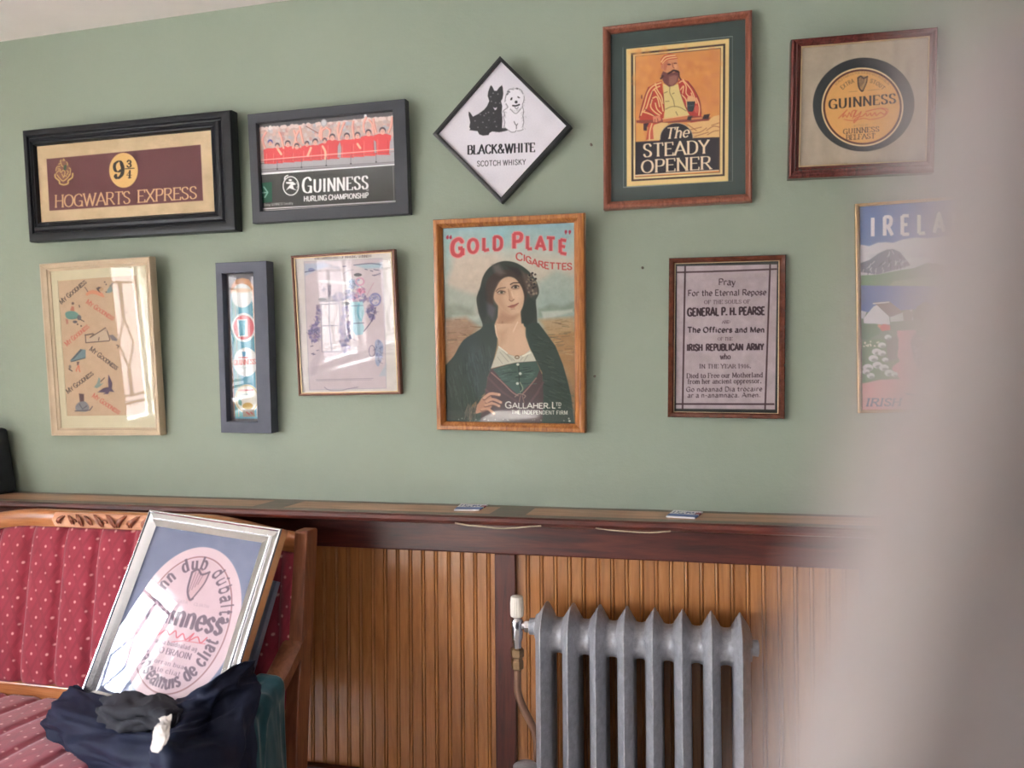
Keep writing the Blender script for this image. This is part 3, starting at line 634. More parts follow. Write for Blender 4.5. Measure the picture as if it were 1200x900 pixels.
def art_cartoon(S):
    S.fill((226, 220, 216)); S.z(340, 295, .1167)
    S.text('THE GENTLE ART OF MAKING GUINNESS', (240, 78), (815, 52), 26, (84, 66, 72), (.2, .14), 0, .06, gap=.1, small=.82, a=.85, soft=.7)
    S.poly([(140, 100), (925, 65), (950, 700), (965, 1370), (195, 1390), (160, 600)], (214, 200, 206)); S.noise(8, 8, 6)
    S.line([(140, 100), (925, 65), (950, 700), (965, 1370), (195, 1390), (160, 600), (140, 100)], .7, (160, 160, 180), .7)
    S.poly([(145, 120), (330, 110), (400, 140), (250, 190), (150, 240)], (176, 190, 214), 3, .8); S.poly([(640, 135), (920, 110), (920, 165), (760, 170)], (166, 200, 214), 2.5, .8)
    k = (76, 72, 104)
    S.ell(212, 182, 30, 20, (130, 140, 184)); S.line([(150, 205), (250, 185)], .8, k); S.line([(640, 135), (800, 118), (920, 130)], 1., k, .8, sm=True); S.line([(350, 110), (420, 140), (380, 165)], .7, k, .6); S.line([(430, 155), (490, 160)], 1.3, k, .7); S.line([(530, 148), (560, 145)], 1.1, k, .7); S.line([(510, 240), (580, 190), (640, 180)], .6, k, .5)
    for x, y in ((760, 175), (815, 190), (850, 178), (880, 182), (900, 215), (835, 235), (855, 232), (878, 225)): S.line([(x-8, y), (x+14, y+6)], 1., k, .7)
    S.poly([(255, 290), (380, 285), (560, 300), (600, 320), (560, 330), (400, 315), (270, 300)], (240, 238, 240)); S.poly([(375, 335), (412, 335), (408, 480), (385, 480)], (140, 130, 146)); S.line([(340, 360), (335, 400)], 1, k); S.line([(320, 385), (355, 375)], .8, k)
    S.ell(325, 478, 40, 16, (90, 86, 96)); S.ell(555, 520, 42, 18, (90, 86, 100)); S.ell(680, 232, 40, 17, (88, 86, 92))
    S.poly([(300, 500), (490, 490), (505, 740), (520, 1000), (320, 1010), (310, 740)], (238, 228, 230))
    for p in ([(300, 500), (490, 495)], [(310, 530), (495, 520)], [(315, 745), (505, 740)], [(390, 480), (395, 760), (420, 1000)], [(310, 500), (320, 1005), (520, 1000), (490, 490)]): S.line(p, .8, k, .7)
    r = np.random.RandomState(4)
    def swarm(cx, cy, rx, ry, n, cols, q=14):
        for _ in range(n):
            a, b = r.rand()*6.28, r.rand()**.5
            x, y = cx+rx*b*math.cos(a), cy+ry*b*math.sin(a)
            S.ell(x, y, q*(.5+r.rand()), q*(.5+r.rand()), cols[r.randint(len(cols))], 1., .8); S.line([(x, y), (x+r.randn()*12, y+r.randn()*12), (x+r.randn()*16, y+r.randn()*16)], .6, k, .6)
    V = [(132, 120, 170), (172, 158, 196), (112, 112, 156), (190, 170, 186), (150, 130, 160)]
    swarm(280, 640, 35, 100, 26, V); swarm(250, 830, 60, 110, 46, V); swarm(555, 780, 50, 240, 70, V)
    swarm(650, 330, 55, 60, 30, [(160, 180, 214), (190, 190, 216), (150, 160, 200)]); S.ell(700, 300, 40, 36, (206, 140, 170), 1.2, ring=1.5); S.ell(700, 390, 32, 22, (226, 90, 130), 1.5); swarm(720, 410, 50, 40, 16, [(220, 130, 160), (206, 160, 186)])
    swarm(600, 430, 60, 60, 24, V); swarm(690, 470, 110, 40, 34, V+[(206, 150, 180)]); S.ell(490, 450, 44, 40, k, ring=.9, a=.7); swarm(500, 470, 60, 40, 14, V)
    S.poly([(600, 505), (730, 500), (745, 620), (720, 700), (745, 760), (730, 830), (660, 840), (620, 780), (630, 700), (610, 620)], (150, 196, 210)); S.line([(690, 530), (680, 620), (710, 690)], 2.6, (104, 176, 196), sm=True); S.line([(610, 545), (735, 540)], .8, k, .7); S.line([(640, 720), (740, 715)], 1., k, .7)
    S.ell(855, 480, 50, 60, (140, 140, 190), ring=2.); swarm(850, 480, 45, 55, 20, [(160, 160, 206), (190, 190, 214)]); swarm(815, 610, 45, 80, 34, V); S.line([(860, 560), (820, 690), (740, 800)], 1., k, .8, sm=True); S.line([(840, 310), (790, 400), (770, 440)], .8, (200, 160, 176), .9)
    S.z(340, 380, .10833)
    swarm(270, 110, 55, 80, 30, V); swarm(600, 130, 50, 130, 40, V); S.poly([(920, 190), (960, 165), (1005, 220), (1000, 320), (960, 450), (925, 420), (920, 300)], (166, 176, 206), sm=True); swarm(960, 290, 40, 120, 26, [(150, 160, 200), (180, 186, 210)]); S.ell(885, 290, 32, 60, k, ring=.8, a=.7)
    for x, y in ((235, 240), (245, 320), (300, 285), (260, 330)): S.line([(x-12, y), (x+12, y-6)], 1., k, .8)
    S.poly([(225, 560), (220, 420), (330, 240), (345, 300), (280, 540)], (196, 182, 192), 3, .8); S.line([(280, 600), (900, 585)], .6, k, .5); S.line([(290, 612), (880, 600)], .6, k, .35)
    S.line([(370, 680), (430, 715), (560, 715), (620, 700), (730, 680)], .7, k, .6, sm=True); S.poly([(960, 560), (1040, 420), (1040, 560)], (190, 196, 206), 2)

def art_gold(S):
    S.vgrad([(262, (150, 184, 190)), (285, (170, 190, 184)), (305, (196, 190, 174)), (325, (190, 184, 166)), (345, (168, 176, 162)), (370, (150, 164, 154)), (382, (158, 164, 148)), (392, (156, 138, 108)), (420, (158, 128, 92)), (500, (120, 100, 76))])
    S.z(500, 240, .3053); n = np.random.RandomState(3)
    for x in (80, 110, 140, 170, 200, 225): S.poly([(x+20, 190), (x+60, 190), (x-5+30, 420), (x-40, 420)], (212, 190, 172), 10, .4)
    S.poly([(66, 300), (66, 100), (110, 100), (90, 240)], (140, 186, 186), 12, .6); S.poly([(250, 90), (320, 85), (300, 150), (230, 170)], (140, 186, 192), 14, .7); S.poly([(480, 110), (540, 100), (550, 200), (470, 160)], (150, 188, 190), 12, .6)
    S.poly([(64, 300), (130, 330), (200, 350), (190, 420), (64, 430)], (150, 168, 156), 8, .6); S.poly([(430, 300), (500, 250), (568, 280), (568, 420), (430, 430)], (152, 170, 160), 8, .7)
    S.poly([(66, 390), (110, 380), (170, 400), (190, 440), (66, 440)], (120, 132, 112), 6, .5); S.poly([(100, 425), (200, 425), (200, 445), (90, 450)], (182, 190, 176), 4, .8)
    S.poly([(430, 400), (480, 380), (520, 390), (568, 370), (568, 410), (430, 430)], (120, 138, 118), 4, .6); S.poly([(440, 410), (520, 405), (560, 400), (560, 412), (450, 440)], (190, 196, 186), 3, .8)
    S.poly([(68, 440), (150, 430), (200, 470), (120, 560), (80, 620)], (160, 124, 96), 6, .8); S.poly([(430, 440), (568, 430), (568, 500), (470, 500)], (178, 146, 104), 5, .8); S.poly([(470, 500), (568, 490), (568, 720), (540, 640)], (162, 124, 80), 4, .8)
    for q in range(90):
        x = 68+n.rand()*120 if q % 2 else 440+n.rand()*125; y = 440+n.rand()*180
        S.line([(x, y), (x+18+20*n.rand(), y+n.randn()*4)], 1.1, [(190, 160, 116), (120, 96, 70), (140, 120, 88), (96, 92, 70)][n.randint(4)], .5)
    S.noise(6, 10, 8); S.noise(2.2, 6, 9)
    # figure
    S.z(540, 295, 1/9.)
    sh = (62, 68, 60)
    S.poly([(150, 900), (230, 790), (190, 650), (165, 500), (200, 390), (240, 250), (320, 150), (440, 100), (560, 110), (660, 160), (740, 230), (800, 320), (825, 430), (790, 520), (800, 620), (808, 760), (830, 810), (840, 900)], sh, 1.1, sm=True)
    S.z(515, 380, .14167)
    S.poly([(0, 420), (60, 330), (120, 260), (200, 130), (330, 50), (380, 0), (480, -10), (480, 100), (470, 200), (430, 360), (400, 440), (380, 560), (330, 610), (250, 700), (230, 850), (40, 850)], (58, 70, 62), 1.1, sm=True)
    S.poly([(680, -10), (820, -10), (880, 70), (960, 180), (1020, 330), (1060, 470), (1090, 600), (1120, 850), (240, 850), (330, 600), (600, 560), (850, 600), (850, 400), (800, 300), (740, 180), (710, 80)], (58, 72, 62), 1.1)
    for q in range(150):
        x, y = 60+n.rand()*360, 100+n.rand()*560
        if y < 420-x*.8 or (x > 330 and y > 400): continue
        S.line([(x, y), (x+12+n.randn()*8, y+40+40*n.rand())], 1.2, [(72, 88, 80), (44, 54, 48), (82, 96, 88), (50, 58, 52)][n.randint(4)], .5)
    for q in range(130):
        x, y = 740+n.rand()*330, 60+n.rand()*640
        if x > 830+y*.42 or x < 700+y*.25: continue
        S.line([(x, y), (x+40+20*n.rand(), y+16+n.randn()*8)], 1.2, [(76, 92, 76), (44, 54, 46), (84, 98, 84), (52, 62, 52)][n.randint(4)], .5)
    S.z(540, 295, 1/9.)
    sk = (206, 172, 142)
    S.poly([(395, 560), (388, 690), (355, 770), (365, 850), (395, 920), (680, 920), (685, 800), (640, 760), (628, 600)], (196, 160, 130), 1.2)
    # hair
    S.poly([(340, 560), (280, 560), (250, 440), (280, 300), (360, 220), (480, 190), (600, 220), (680, 300), (700, 420), (672, 560), (650, 400), (600, 310), (520, 262), (440, 290), (370, 400), (345, 480)], (70, 58, 50), 1.6, sm=True)
    S.poly([(330, 140), (400, 130), (470, 230), (420, 250), (360, 220)], (120, 112, 104), 5, .7); S.poly([(250, 520), (330, 560), (370, 600), (340, 720), (270, 640)], (92, 90, 94), 4, .8); S.poly([(660, 560), (720, 480), (790, 520), (790, 700), (700, 780), (640, 740)], (54, 62, 54), 2)
    S.poly([(190, 420), (250, 330), (280, 460), (280, 640), (240, 740), (190, 640)], (48, 54, 50), 4, .7); S.poly([(480, 150), (600, 170), (660, 240), (600, 260)], (54, 44, 40), 4, .8)
    S.poly([(640, 200), (720, 260), (800, 330), (815, 440), (740, 480), (690, 400)], (100, 86, 74), 3, .8)
    for q in range(40): S.ell(690+n.rand()*110, 230+n.rand()*220, 8+6*n.rand(), 8+6*n.rand(), [(54, 46, 44), (130, 116, 96), (86, 70, 62), (150, 134, 112)][n.randint(4)], 1., .8)
    for x, y in ((755, 225), (790, 285), (775, 340), (740, 300), (725, 250), (765, 380)): S.ell(x, y, 12, 10, (44, 40, 40))
    # face
    S.poly([(350, 500), (356, 430), (395, 340), (435, 290), (500, 265), (565, 278), (612, 325), (650, 395), (668, 480), (655, 575), (620, 640), (575, 672), (520, 668), (455, 628), (395, 570)], sk, 1.4, sm=True)
    S.poly([(350, 500), (380, 400), (430, 400), (450, 520), (500, 620), (520, 660), (450, 625), (392, 568)], (180, 142, 114), 6, .55, sm=True); S.poly([(360, 440), (400, 330), (470, 280), (520, 275), (470, 350), (380, 420)], (188, 152, 124), 6, .6)
    S.ell(590, 470, 46, 60, (222, 190, 160), 8, .8); S.ell(500, 330, 50, 34, (216, 184, 154), 8, .7); S.ell(590, 620, 30, 24, (216, 182, 152), 6, .7)
    S.poly([(395, 690), (430, 640), (520, 680), (600, 660), (560, 720), (470, 760), (440, 880), (400, 880), (370, 800)], (168, 130, 104), 5, .65); S.line([(440, 740), (425, 800), (432, 850)], 1.6, (120, 88, 70), .5, sm=True, soft=2); S.poly([(560, 760), (620, 700), (640, 800), (620, 900), (540, 900)], (222, 190, 160), 6, .6)
    S.line([(372, 418), (400, 390), (470, 378)], 1.1, (92, 70, 58), .9, sm=True); S.line([(524, 345), (560, 328), (622, 328)], 1.3, (66, 48, 42), .95, sm=True)
    S.ell(428, 428, 46, 26, (150, 118, 96), 2.5, .7); S.ell(575, 372, 44, 26, (142, 108, 90), 2.5, .75)
    S.ell(425, 430, 34, 14, (188, 172, 150), 1.); S.ell(430, 429, 15, 14, (70, 68, 52), .9); S.line([(385, 432), (420, 412), (468, 424)], .9, (70, 52, 46), .95, sm=True)
    S.ell(575, 374, 32, 13, (186, 168, 148), 1.); S.ell(578, 373, 15, 14, (58, 50, 44), .9); S.line([(535, 380), (570, 355), (612, 364)], 1., (60, 44, 40), .95, sm=True); S.line([(395, 446), (460, 440)], .6, (130, 96, 80), .7); S.line([(545, 392), (608, 384)], .6, (130, 96, 80), .7)
    S.poly([(500, 400), (520, 405), (535, 470), (560, 495), (540, 520), (515, 505), (505, 460)], (186, 148, 120), 2.5, .7); S.line([(500, 395), (516, 470), (512, 500)], .9, (150, 112, 90), .6, sm=True); S.line([(512, 508), (535, 522), (562, 502)], .9, (120, 82, 68), .9, sm=True); S.line([(535, 420), (556, 490)], 1.5, (228, 198, 168), .6)
    S.poly([(498, 580), (540, 558), (560, 560), (606, 540), (600, 560), (560, 592), (530, 596)], (170, 110, 94), 1.2, .95); S.line([(498, 581), (550, 570), (608, 543)], .8, (112, 66, 58), .95, sm=True); S.line([(530, 608), (570, 602)], 1., (160, 122, 98), .6)
    S.line([(366, 780), (380, 880), (400, 915)], 1.6, (224, 204, 176), .9, sm=True); S.line([(600, 740), (575, 830)], 1.1, (232, 206, 178), .8)
    S.z(515, 380, .14167)
    S.poly([(468, -5), (482, 100), (490, 185), (560, 245), (640, 268), (720, 242), (752, 212), (720, 130), (705, 60), (695, -5)], (208, 174, 144), 1.2); S.poly([(480, 60), (560, 40), (540, 150), (500, 190)], (186, 150, 122), 6, .6); S.poly([(600, 60), (700, 40), (730, 190), (640, 240)], (216, 182, 152), 6, .5); S.line([(640, -5), (610, 60)], 1.4, (232, 206, 178), .7)
    S.poly([(488, 182), (460, 270), (425, 365), (560, 332), (640, 318), (720, 322), (800, 305), (770, 240), (750, 212), (700, 252), (640, 268), (560, 245)], (198, 196, 178), 1.1)
    for p in ([(520, 215), (600, 300)], [(500, 230), (570, 310)], [(480, 270), (520, 325)], [(700, 260), (670, 300)], [(740, 240), (700, 305)], [(560, 250), (620, 300)]): S.line(p, .9, (150, 150, 136), .7)
    S.line([(490, 185), (560, 240)], 1.5, (224, 222, 206)); S.line([(690, 262), (750, 235)], 2., (228, 226, 208))
    S.poly([(425, 370), (560, 333), (640, 316), (800, 305), (850, 420), (860, 600), (850, 820), (330, 820), (380, 560), (400, 440)], (82, 66, 64), 1.1)
    S.poly([(440, 372), (560, 335), (640, 318), (800, 307), (830, 370), (800, 450), (700, 540), (680, 575), (640, 575), (540, 490)], (70, 92, 80), 1.1)
    for q in range(34):
        y = 350+n.rand()*150; x = 480+n.rand()*280
        S.line([(x, y), (x+60, y-10+n.randn()*5)], .8, [(96, 122, 106), (44, 58, 52)][q % 2], .7)
    for p in ([(400, 440), (520, 560), (640, 640)], [(380, 540), (500, 640)], [(860, 480), (760, 640)], [(820, 560), (700, 700)]): S.line(p, 2.4, (104, 80, 78), .6)
    S.line([(430, 400), (520, 480), (600, 560), (650, 590)], 1.5, (154, 116, 104), .9, sm=True); S.line([(800, 445), (740, 520), (690, 575)], 1.4, (154, 116, 104), .9, sm=True); S.line([(655, 335), (660, 480), (680, 570)], .9, (40, 48, 44)); S.line([(625, 600), (660, 575), (710, 590), (700, 610)], 1.2, (150, 126, 110), .9, sm=True); S.line([(670, 590), (660, 640)], 1., (140, 112, 100)); S.line([(685, 590), (700, 650)], .9, (140, 112, 100)); S.line([(665, 480), (690, 530), (670, 560)], 1., (140, 150, 120), sm=True)
    for x, y in ((648, 332), (668, 408), (645, 490)): S.ell(x, y, 12, 11, (196, 200, 186))
    S.ell(642, 272, 16, 12, (110, 84, 60), ring=1.)
    hk = (180, 136, 112)
    S.poly([(250, 700), (315, 660), (360, 600), (420, 590), (440, 640), (420, 700), (340, 730), (280, 740)], hk, 1.1, sm=True)
    for p, w in (([(370, 610), (420, 575), (495, 582)], 3.6), ([(390, 640), (440, 620), (508, 646)], 3.4), ([(380, 670), (440, 655), (494, 676)], 3.2), ([(350, 705), (400, 700), (452, 738)], 3.2)):
        S.line([(a, b+8) for a, b in p], w, (110, 82, 72), .8, sm=True); S.line(p, w-.3, (196, 152, 126), sm=True)
        S.ell(p[-1][0]-4, p[-1][1], 9, 7, (216, 178, 152), .8, .8)
    for q in range(40):
        x = 230+n.rand()*80; S.line([(x, 650+n.rand()*60), (x-20+n.randn()*20, 720+n.rand()*90)], .8, [(96, 96, 84), (50, 58, 52), (120, 112, 98)][q % 3], .7)
    S.vig = None
    c = (228, 224, 208)
    S.text('GALLAHER.', (545, 692), (918, 696), 50, c, (.19, .17), gap=.1, small=.84, soft=.7); S.text('L', (932, 694), (958, 694), 50, c, (.19, .17)); S.text('TD', (962, 675), (1005, 675), 26, c, (.2, .18), gap=.2); S.line([(985, 690), (1000, 690)], .9, c)
    S.text('THE INDEPENDENT FIRM', (597, 741), (1058, 747), 30, c, (.16, .14), gap=.2, soft=.7)
    for q in range(14): S.ell(60+n.rand()*1020, 790+n.randn()*6, 5, 5, (170, 170, 160), .8, .7)
    S.ell(1076, 800, 9, 8, (200, 196, 180)); S.ell(1070, 780, 6, 6, (200, 196, 180))
    S.z(515, 255, 170/1200.)
    col = (190, 70, 74)
    for ch, x0, x1, y0, y1, y2, y3 in (('G', 92, 208, 178, 330, 172, 318), ('O', 228, 327, 172, 298, 172, 296), ('L', 350, 420, 162, 284, 158, 272), ('D', 437, 525, 152, 274, 150, 272), ('P', 598, 690, 125, 265, 128, 262), ('L', 712, 775, 145, 268, 148, 266), ('A', 790, 882, 152, 272, 158, 280), ('T', 876, 965, 158, 282, 166, 286), ('E', 982, 1060, 172, 298, 184, 310)):
        for wd, cc in (((.36, .32), (226, 150, 146)), ((.235, .2), col)):
            S.text(ch, (x0+10, y1-8), (x1-10, y3-8), (y1-y0)-16, cc, wd, soft=.8, a=.9)
    S.text('CIGARETTES', None, None, 60, (186, 76, 72), (.2, .17), path=[(634, 350), (700, 358), (760, 385), (830, 412), (900, 424), (1000, 430), (1094, 430)], gap=.1, small=.86, up=(0, -1.), soft=.75)
    for x, y in ((66, 165), (92, 165), (1046, 117), (1078, 117)): S.ell(x, y, 11, 14, (176, 60, 80)); S.line([(x, y), (x+4, y-16) if x < 500 else (x-2, y+18)], 1.2, (176, 60, 80))

def art_memorial(S):
    S.fill((56, 58, 54)); S.z(770, 285, .2388)
    S.poly([(97, 112), (590, 103), (580, 816), (92, 812)], (184, 170, 174)); S.noise(9, 14, 3); S.noise(3.5, 9, 5); S.z(770, 285, .2388)
    S.noise(12, .22, 11, (160, 146, 140), .6)
    S.poly([(60, 60), (97, 90), (97, 112), (92, 815), (60, 850)], (56, 58, 54)); S.poly([(590, 60), (640, 60), (640, 850), (578, 850), (590, 103)], (56, 58, 54)); S.poly([(60, 850), (640, 850), (640, 818), (60, 814)], (56, 58, 54)); S.poly([(60, 60), (640, 60), (640, 102), (60, 113)], (56, 58, 54))
    d = (72, 50, 54)
    S.line([(100, 143), (275, 139)], 1.9, d); S.line([(280, 138), (360, 136)], 1.9, d); S.line([(364, 136), (585, 127)], 1.9, d)
    S.line([(138, 115), (125, 812)], 1.9, d); S.line([(555, 104), (530, 816)], 1.9, d)
    S.line([(95, 789), (572, 790)], 2., d)
    k = (62, 44, 50); b = dict(nib=.75, soft=.7)
    S.text('Pray', (303, 205), (384, 205), 30, k, (.18, .05), gap=.1, **b)
    S.text('For the Eternal Repose', (152, 259), (535, 254), 28, k, (.19, .06), gap=.14, **b)
    S.text('OF THE SOULS OF', (232, 298), (455, 295), 17, k, (.17, .1), 0, .08, gap=.22, a=.85, soft=.7)
    S.text('GENERAL P. H. PEARSE', (150, 357), (528, 350), 37, k, (.24, .2), gap=.14, soft=.7)
    S.text('AND', (320, 393), (357, 392), 13, k, (.18, .1), 0, .08, gap=.2, a=.85, soft=.7)
    S.text('The Officers and Men', (150, 438), (526, 437), 25, (52, 36, 42), (.27, .12), gap=.16, **b)
    S.text('OF THE', (298, 477), (370, 476), 14, k, (.17, .1), 0, .08, gap=.2, a=.85, soft=.7)
    S.text('IRISH REPUBLICAN ARMY', (147, 528), (523, 524), 31, k, (.25, .2), gap=.16, space=.7, soft=.7)
    S.text('who', (310, 569), (360, 568), 25, k, (.18, .1), 0, .1, gap=.12, soft=.7)
    S.text('IN THE YEAR 1916.', (208, 613), (460, 612), 19, k, (.17, .08), 0, .08, gap=.2, small=.9, soft=.7)
    S.text('Died to Free our Motherland', (146, 662), (518, 657), 22, k, (.17, .08), 0, .08, gap=.14, soft=.7)
    S.text('from her ancient oppressor.', (150, 690), (512, 686), 22, k, (.17, .08), 0, .08, gap=.14, soft=.7)
    S.text('Go ndéanaḋ Dia tróċaire', (144, 728), (515, 725), 21, k, (.19, .08), gap=.16, **b)
    S.text('ar a n-anamnaċa. Amen.', (150, 757), (507, 755), 21, k, (.19, .08), gap=.16, **b)

def art_ireland(S):
    S.vgrad([(235, (66, 108, 178)), (290, (96, 134, 190)), (291, (200, 204, 214)), (330, (176, 184, 190)), (334, (100, 150, 110)), (350, (104, 150, 112)), (352, (72, 112, 180)), (385, (80, 120, 184)), (386, (110, 150, 116)), (440, (110, 140, 110)), (441, (224, 150, 146)), (490, (226, 156, 152))])
    S.z(1000, 230, .15556); n = np.random.RandomState(6)
    S.poly([(-20, 380), (60, 365), (120, 375), (180, 350), (240, 345), (300, 350), (370, 325), (470, 310), (560, 315), (700, 300), (800, 320), (1050, 290), (1050, 640), (-20, 640)], (214, 216, 224), 2.)
    for q in range(60): S.ell(60+n.rand()*950, 400+n.rand()*120, 30+40*n.rand(), 12+12*n.rand(), [(226, 228, 234), (184, 190, 200), (206, 210, 218)][n.randint(3)], 4, .5)
    S.poly([(-20, 530), (120, 480), (190, 430), (250, 402), (300, 398), (350, 420), (400, 480), (430, 520), (330, 550), (180, 590), (50, 570)], (120, 132, 146), 1.2)
    for q in range(70):
        x, y = 70+n.rand()*340, 400+n.rand()*170
        if y < 400+abs(x-290)*.55 or y > 590-(x-100)*.2: continue
        S.line([(x, y), (x+14-n.rand()*36, y+18+n.rand()*14)], 1., [(214, 218, 226), (76, 88, 104), (196, 204, 214)][n.randint(3)], .8)
    S.poly([(-20, 600), (180, 590), (330, 560), (460, 540), (560, 500), (640, 510), (800, 560), (1050, 540), (1050, 670), (-20, 670)], (96, 146, 108), 1.5); S.poly([(300, 640), (520, 610), (700, 620), (1050, 600), (1050, 680), (250, 690)], (140, 168, 130), 2, .8)
    S.poly([(-20, 670), (250, 675), (1050, 680), (1050, 860), (-20, 860)], (66, 108, 182), 1.5)
    S.z(1000, 350, .15556)
    S.poly([(-20, 95), (1050, 60), (1050, 400), (-20, 500)], (96, 136, 108)); S.poly([(-20, -60), (1050, -60), (1050, 60), (480, 80), (270, 90), (-20, 110)], (68, 110, 182))
    S.poly([(75, 150), (150, 60), (180, 45), (270, 130), (275, 195), (80, 190)], (226, 228, 234)); S.poly([(150, 30), (270, 20), (360, 90), (370, 140), (275, 140), (180, 50)], (120, 116, 112)); S.line([(150, 38), (265, 26)], 1.6, (220, 222, 226)); S.poly([(275, 140), (440, 80), (450, 160), (280, 175)], (206, 208, 212)); S.poly([(370, 110), (400, 80), (450, 100), (440, 165), (380, 170)], (130, 136, 120)); S.poly([(60, 90), (100, 100), (80, 150), (-20, 150)], (206, 212, 220))
    S.poly([(450, 140), (480, 60), (540, 20), (600, 50), (620, 130), (520, 170)], (70, 92, 70), 1.5); S.poly([(520, 150), (700, 130), (1050, 140), (1050, 420), (560, 400)], (106, 142, 112), 2)
    S.poly([(-20, 185), (180, 190), (200, 260), (110, 310), (-20, 290)], (64, 124, 84), 1.5); S.poly([(190, 210), (230, 190), (275, 200), (280, 235), (215, 245)], (214, 86, 74)); S.ell(195, 205, 12, 12, (226, 150, 110))
    S.poly([(330, 240), (470, 235), (480, 320), (520, 470), (560, 540), (1050, 520), (1050, 860), (60, 860), (90, 640), (280, 560), (330, 420)], (226, 152, 150), 1.5)
    S.poly([(60, 320), (200, 300), (250, 320), (340, 300), (330, 440), (350, 470), (280, 520), (350, 605), (200, 610), (60, 640)], (84, 140, 92), 1.2); S.poly([(240, 290), (335, 290), (340, 380), (320, 420), (345, 460), (260, 470)], (96, 104, 100), 1.5, .8)
    for x, y, r in ((260, 290, 26), (215, 350, 30), (175, 400, 36), (150, 450, 36), (215, 410, 30), (110, 520, 40), (180, 500, 36), (230, 520, 36), (270, 560, 36), (130, 580, 30), (240, 460, 24), (95, 550, 28), (310, 570, 26)):
        S.ell(x, y, r, r*.7, (226, 232, 234), 1.2); S.ell(x+8, y+12, r*.6, r*.35, (120, 146, 132), 1.5, .9)
    for q in range(16): S.ell(80+n.rand()*110, 320+n.rand()*40, 6, 6, (230, 232, 200), .9)
    S.poly([(430, 330), (460, 260), (500, 280), (525, 340), (530, 450), (490, 530), (460, 470)], (130, 112, 112), 1.5); 
    for q in range(24): S.ell(440+n.rand()*80, 290+n.rand()*190, 12, 9, [(206, 176, 176), (150, 120, 118)][q % 2], 1.2, .8)
    S.poly([(510, 470), (640, 440), (1050, 420), (1050, 540), (520, 545)], (124, 140, 128), 2, .8); S.poly([(540, 390), (700, 380), (640, 430), (520, 470)], (222, 152, 150), 2, .8)
    w = (236, 234, 240)
    S.z(1000, 230, .15556)
    S.text('IRELAND', (132, 303), (960, 250), 140, w, (.2, .18), gap=.75)
    S.z(1000, 350, .15556); b = (66, 76, 124)
    S.text('IRISH', (92, 808), (352, 806), 54, b, (.24, .14), 0, .12, gap=.12, slant=.25); S.text('AIR', (630, 803), (790, 800), 54, b, (.24, .14), 0, .12, gap=.2, slant=.25)
    S.line([(400, 715), (490, 728), (580, 712)], 2.2, b, sm=True); S.ell(490, 728, 16, 9, b); S.text('SERVING THE WORLD', (400, 778), (580, 775), 13, b, (.15, .13), gap=.2, a=.6)

def art_label(S):
    """oval stout label, in its own sheet frame: 0..100 across, 0..142 down"""
    S.fill((122, 128, 154)); S.noise(9, 6, 2); S.z(0, 0, 1)  # ground, oval and ink paled to lilac, imitating haze reflected in the glass
    S.ell(54, 76, 46.5, 64, (214, 188, 194)); S.ell(54, 76, 38.5, 55.5, (150, 108, 112), ring=1.1); S.ell(54, 76, 37, 54, (206, 178, 186)); S.noise(7, 6, 4)
    k = (112, 92, 106)
    E = lambda a, rx, ry: (54+rx*math.cos(a), 76-ry*math.sin(a))
    S.text('lıonn dub dúbalta', None, None, 11, k, (.2, .08), nib=.6, path=[E(a, 29.5, 45) for a in np.linspace(2.95, .12, 40)], gap=.2, space=.6)
    S.text('a sanseamuıs de clıat', None, None, 11, k, (.2, .08), nib=.6, path=[E(a, 34.5, 51.5) for a in np.linspace(3.5, 6.12, 40)], gap=.2, space=.5)
    S.poly([(47, 33), (54, 31), (63, 34), (61, 46), (54, 59), (50, 58)], (196, 156, 160), 1.5, .7); harp(S, 54.5, 44, 15, 25, k, 1.2)
    S.text('GUINNEss'.replace('UINNE', 'uınne'), (20, 79), (88, 79), 17, k, (.2, .07), nib=.35, gap=.12); 
    S.text('BAILEATA', (35, 60.5), (52, 60.5), 2.2, k, (.16, .12), gap=.2, a=.7); S.text('CLIATH', (58, 60.5), (71, 60.5), 2.2, k, (.16, .12), gap=.2, a=.7)
    r = (200, 84, 96)
    S.line([(33, 85), (38, 82), (36, 89), (42, 84), (46, 87), (50, 83), (53, 88), (57, 84), (61, 88), (66, 82), (64, 88), (70, 84), (74, 88), (78, 83)], .9, r, sm=True); S.line([(50, 92), (60, 89), (78, 88)], .6, r)
    S.text('arna buidealad ag', (36, 95), (73, 95), 3.4, k, (.18, .1), gap=.2); S.text('O BRAOIN', (42, 102), (70, 102), 4.6, k, (.18, .09), gap=.14)
    S.text('corran buac', (38, 110), (70, 110), 3.2, k, (.18, .1), gap=.2); S.text('ate cliat', (42, 116), (66, 116), 3.6, k, (.18, .1), gap=.2); S.text('ar taob mait', (42, 124), (64, 122), 2.8, k, (.18, .1), gap=.2)
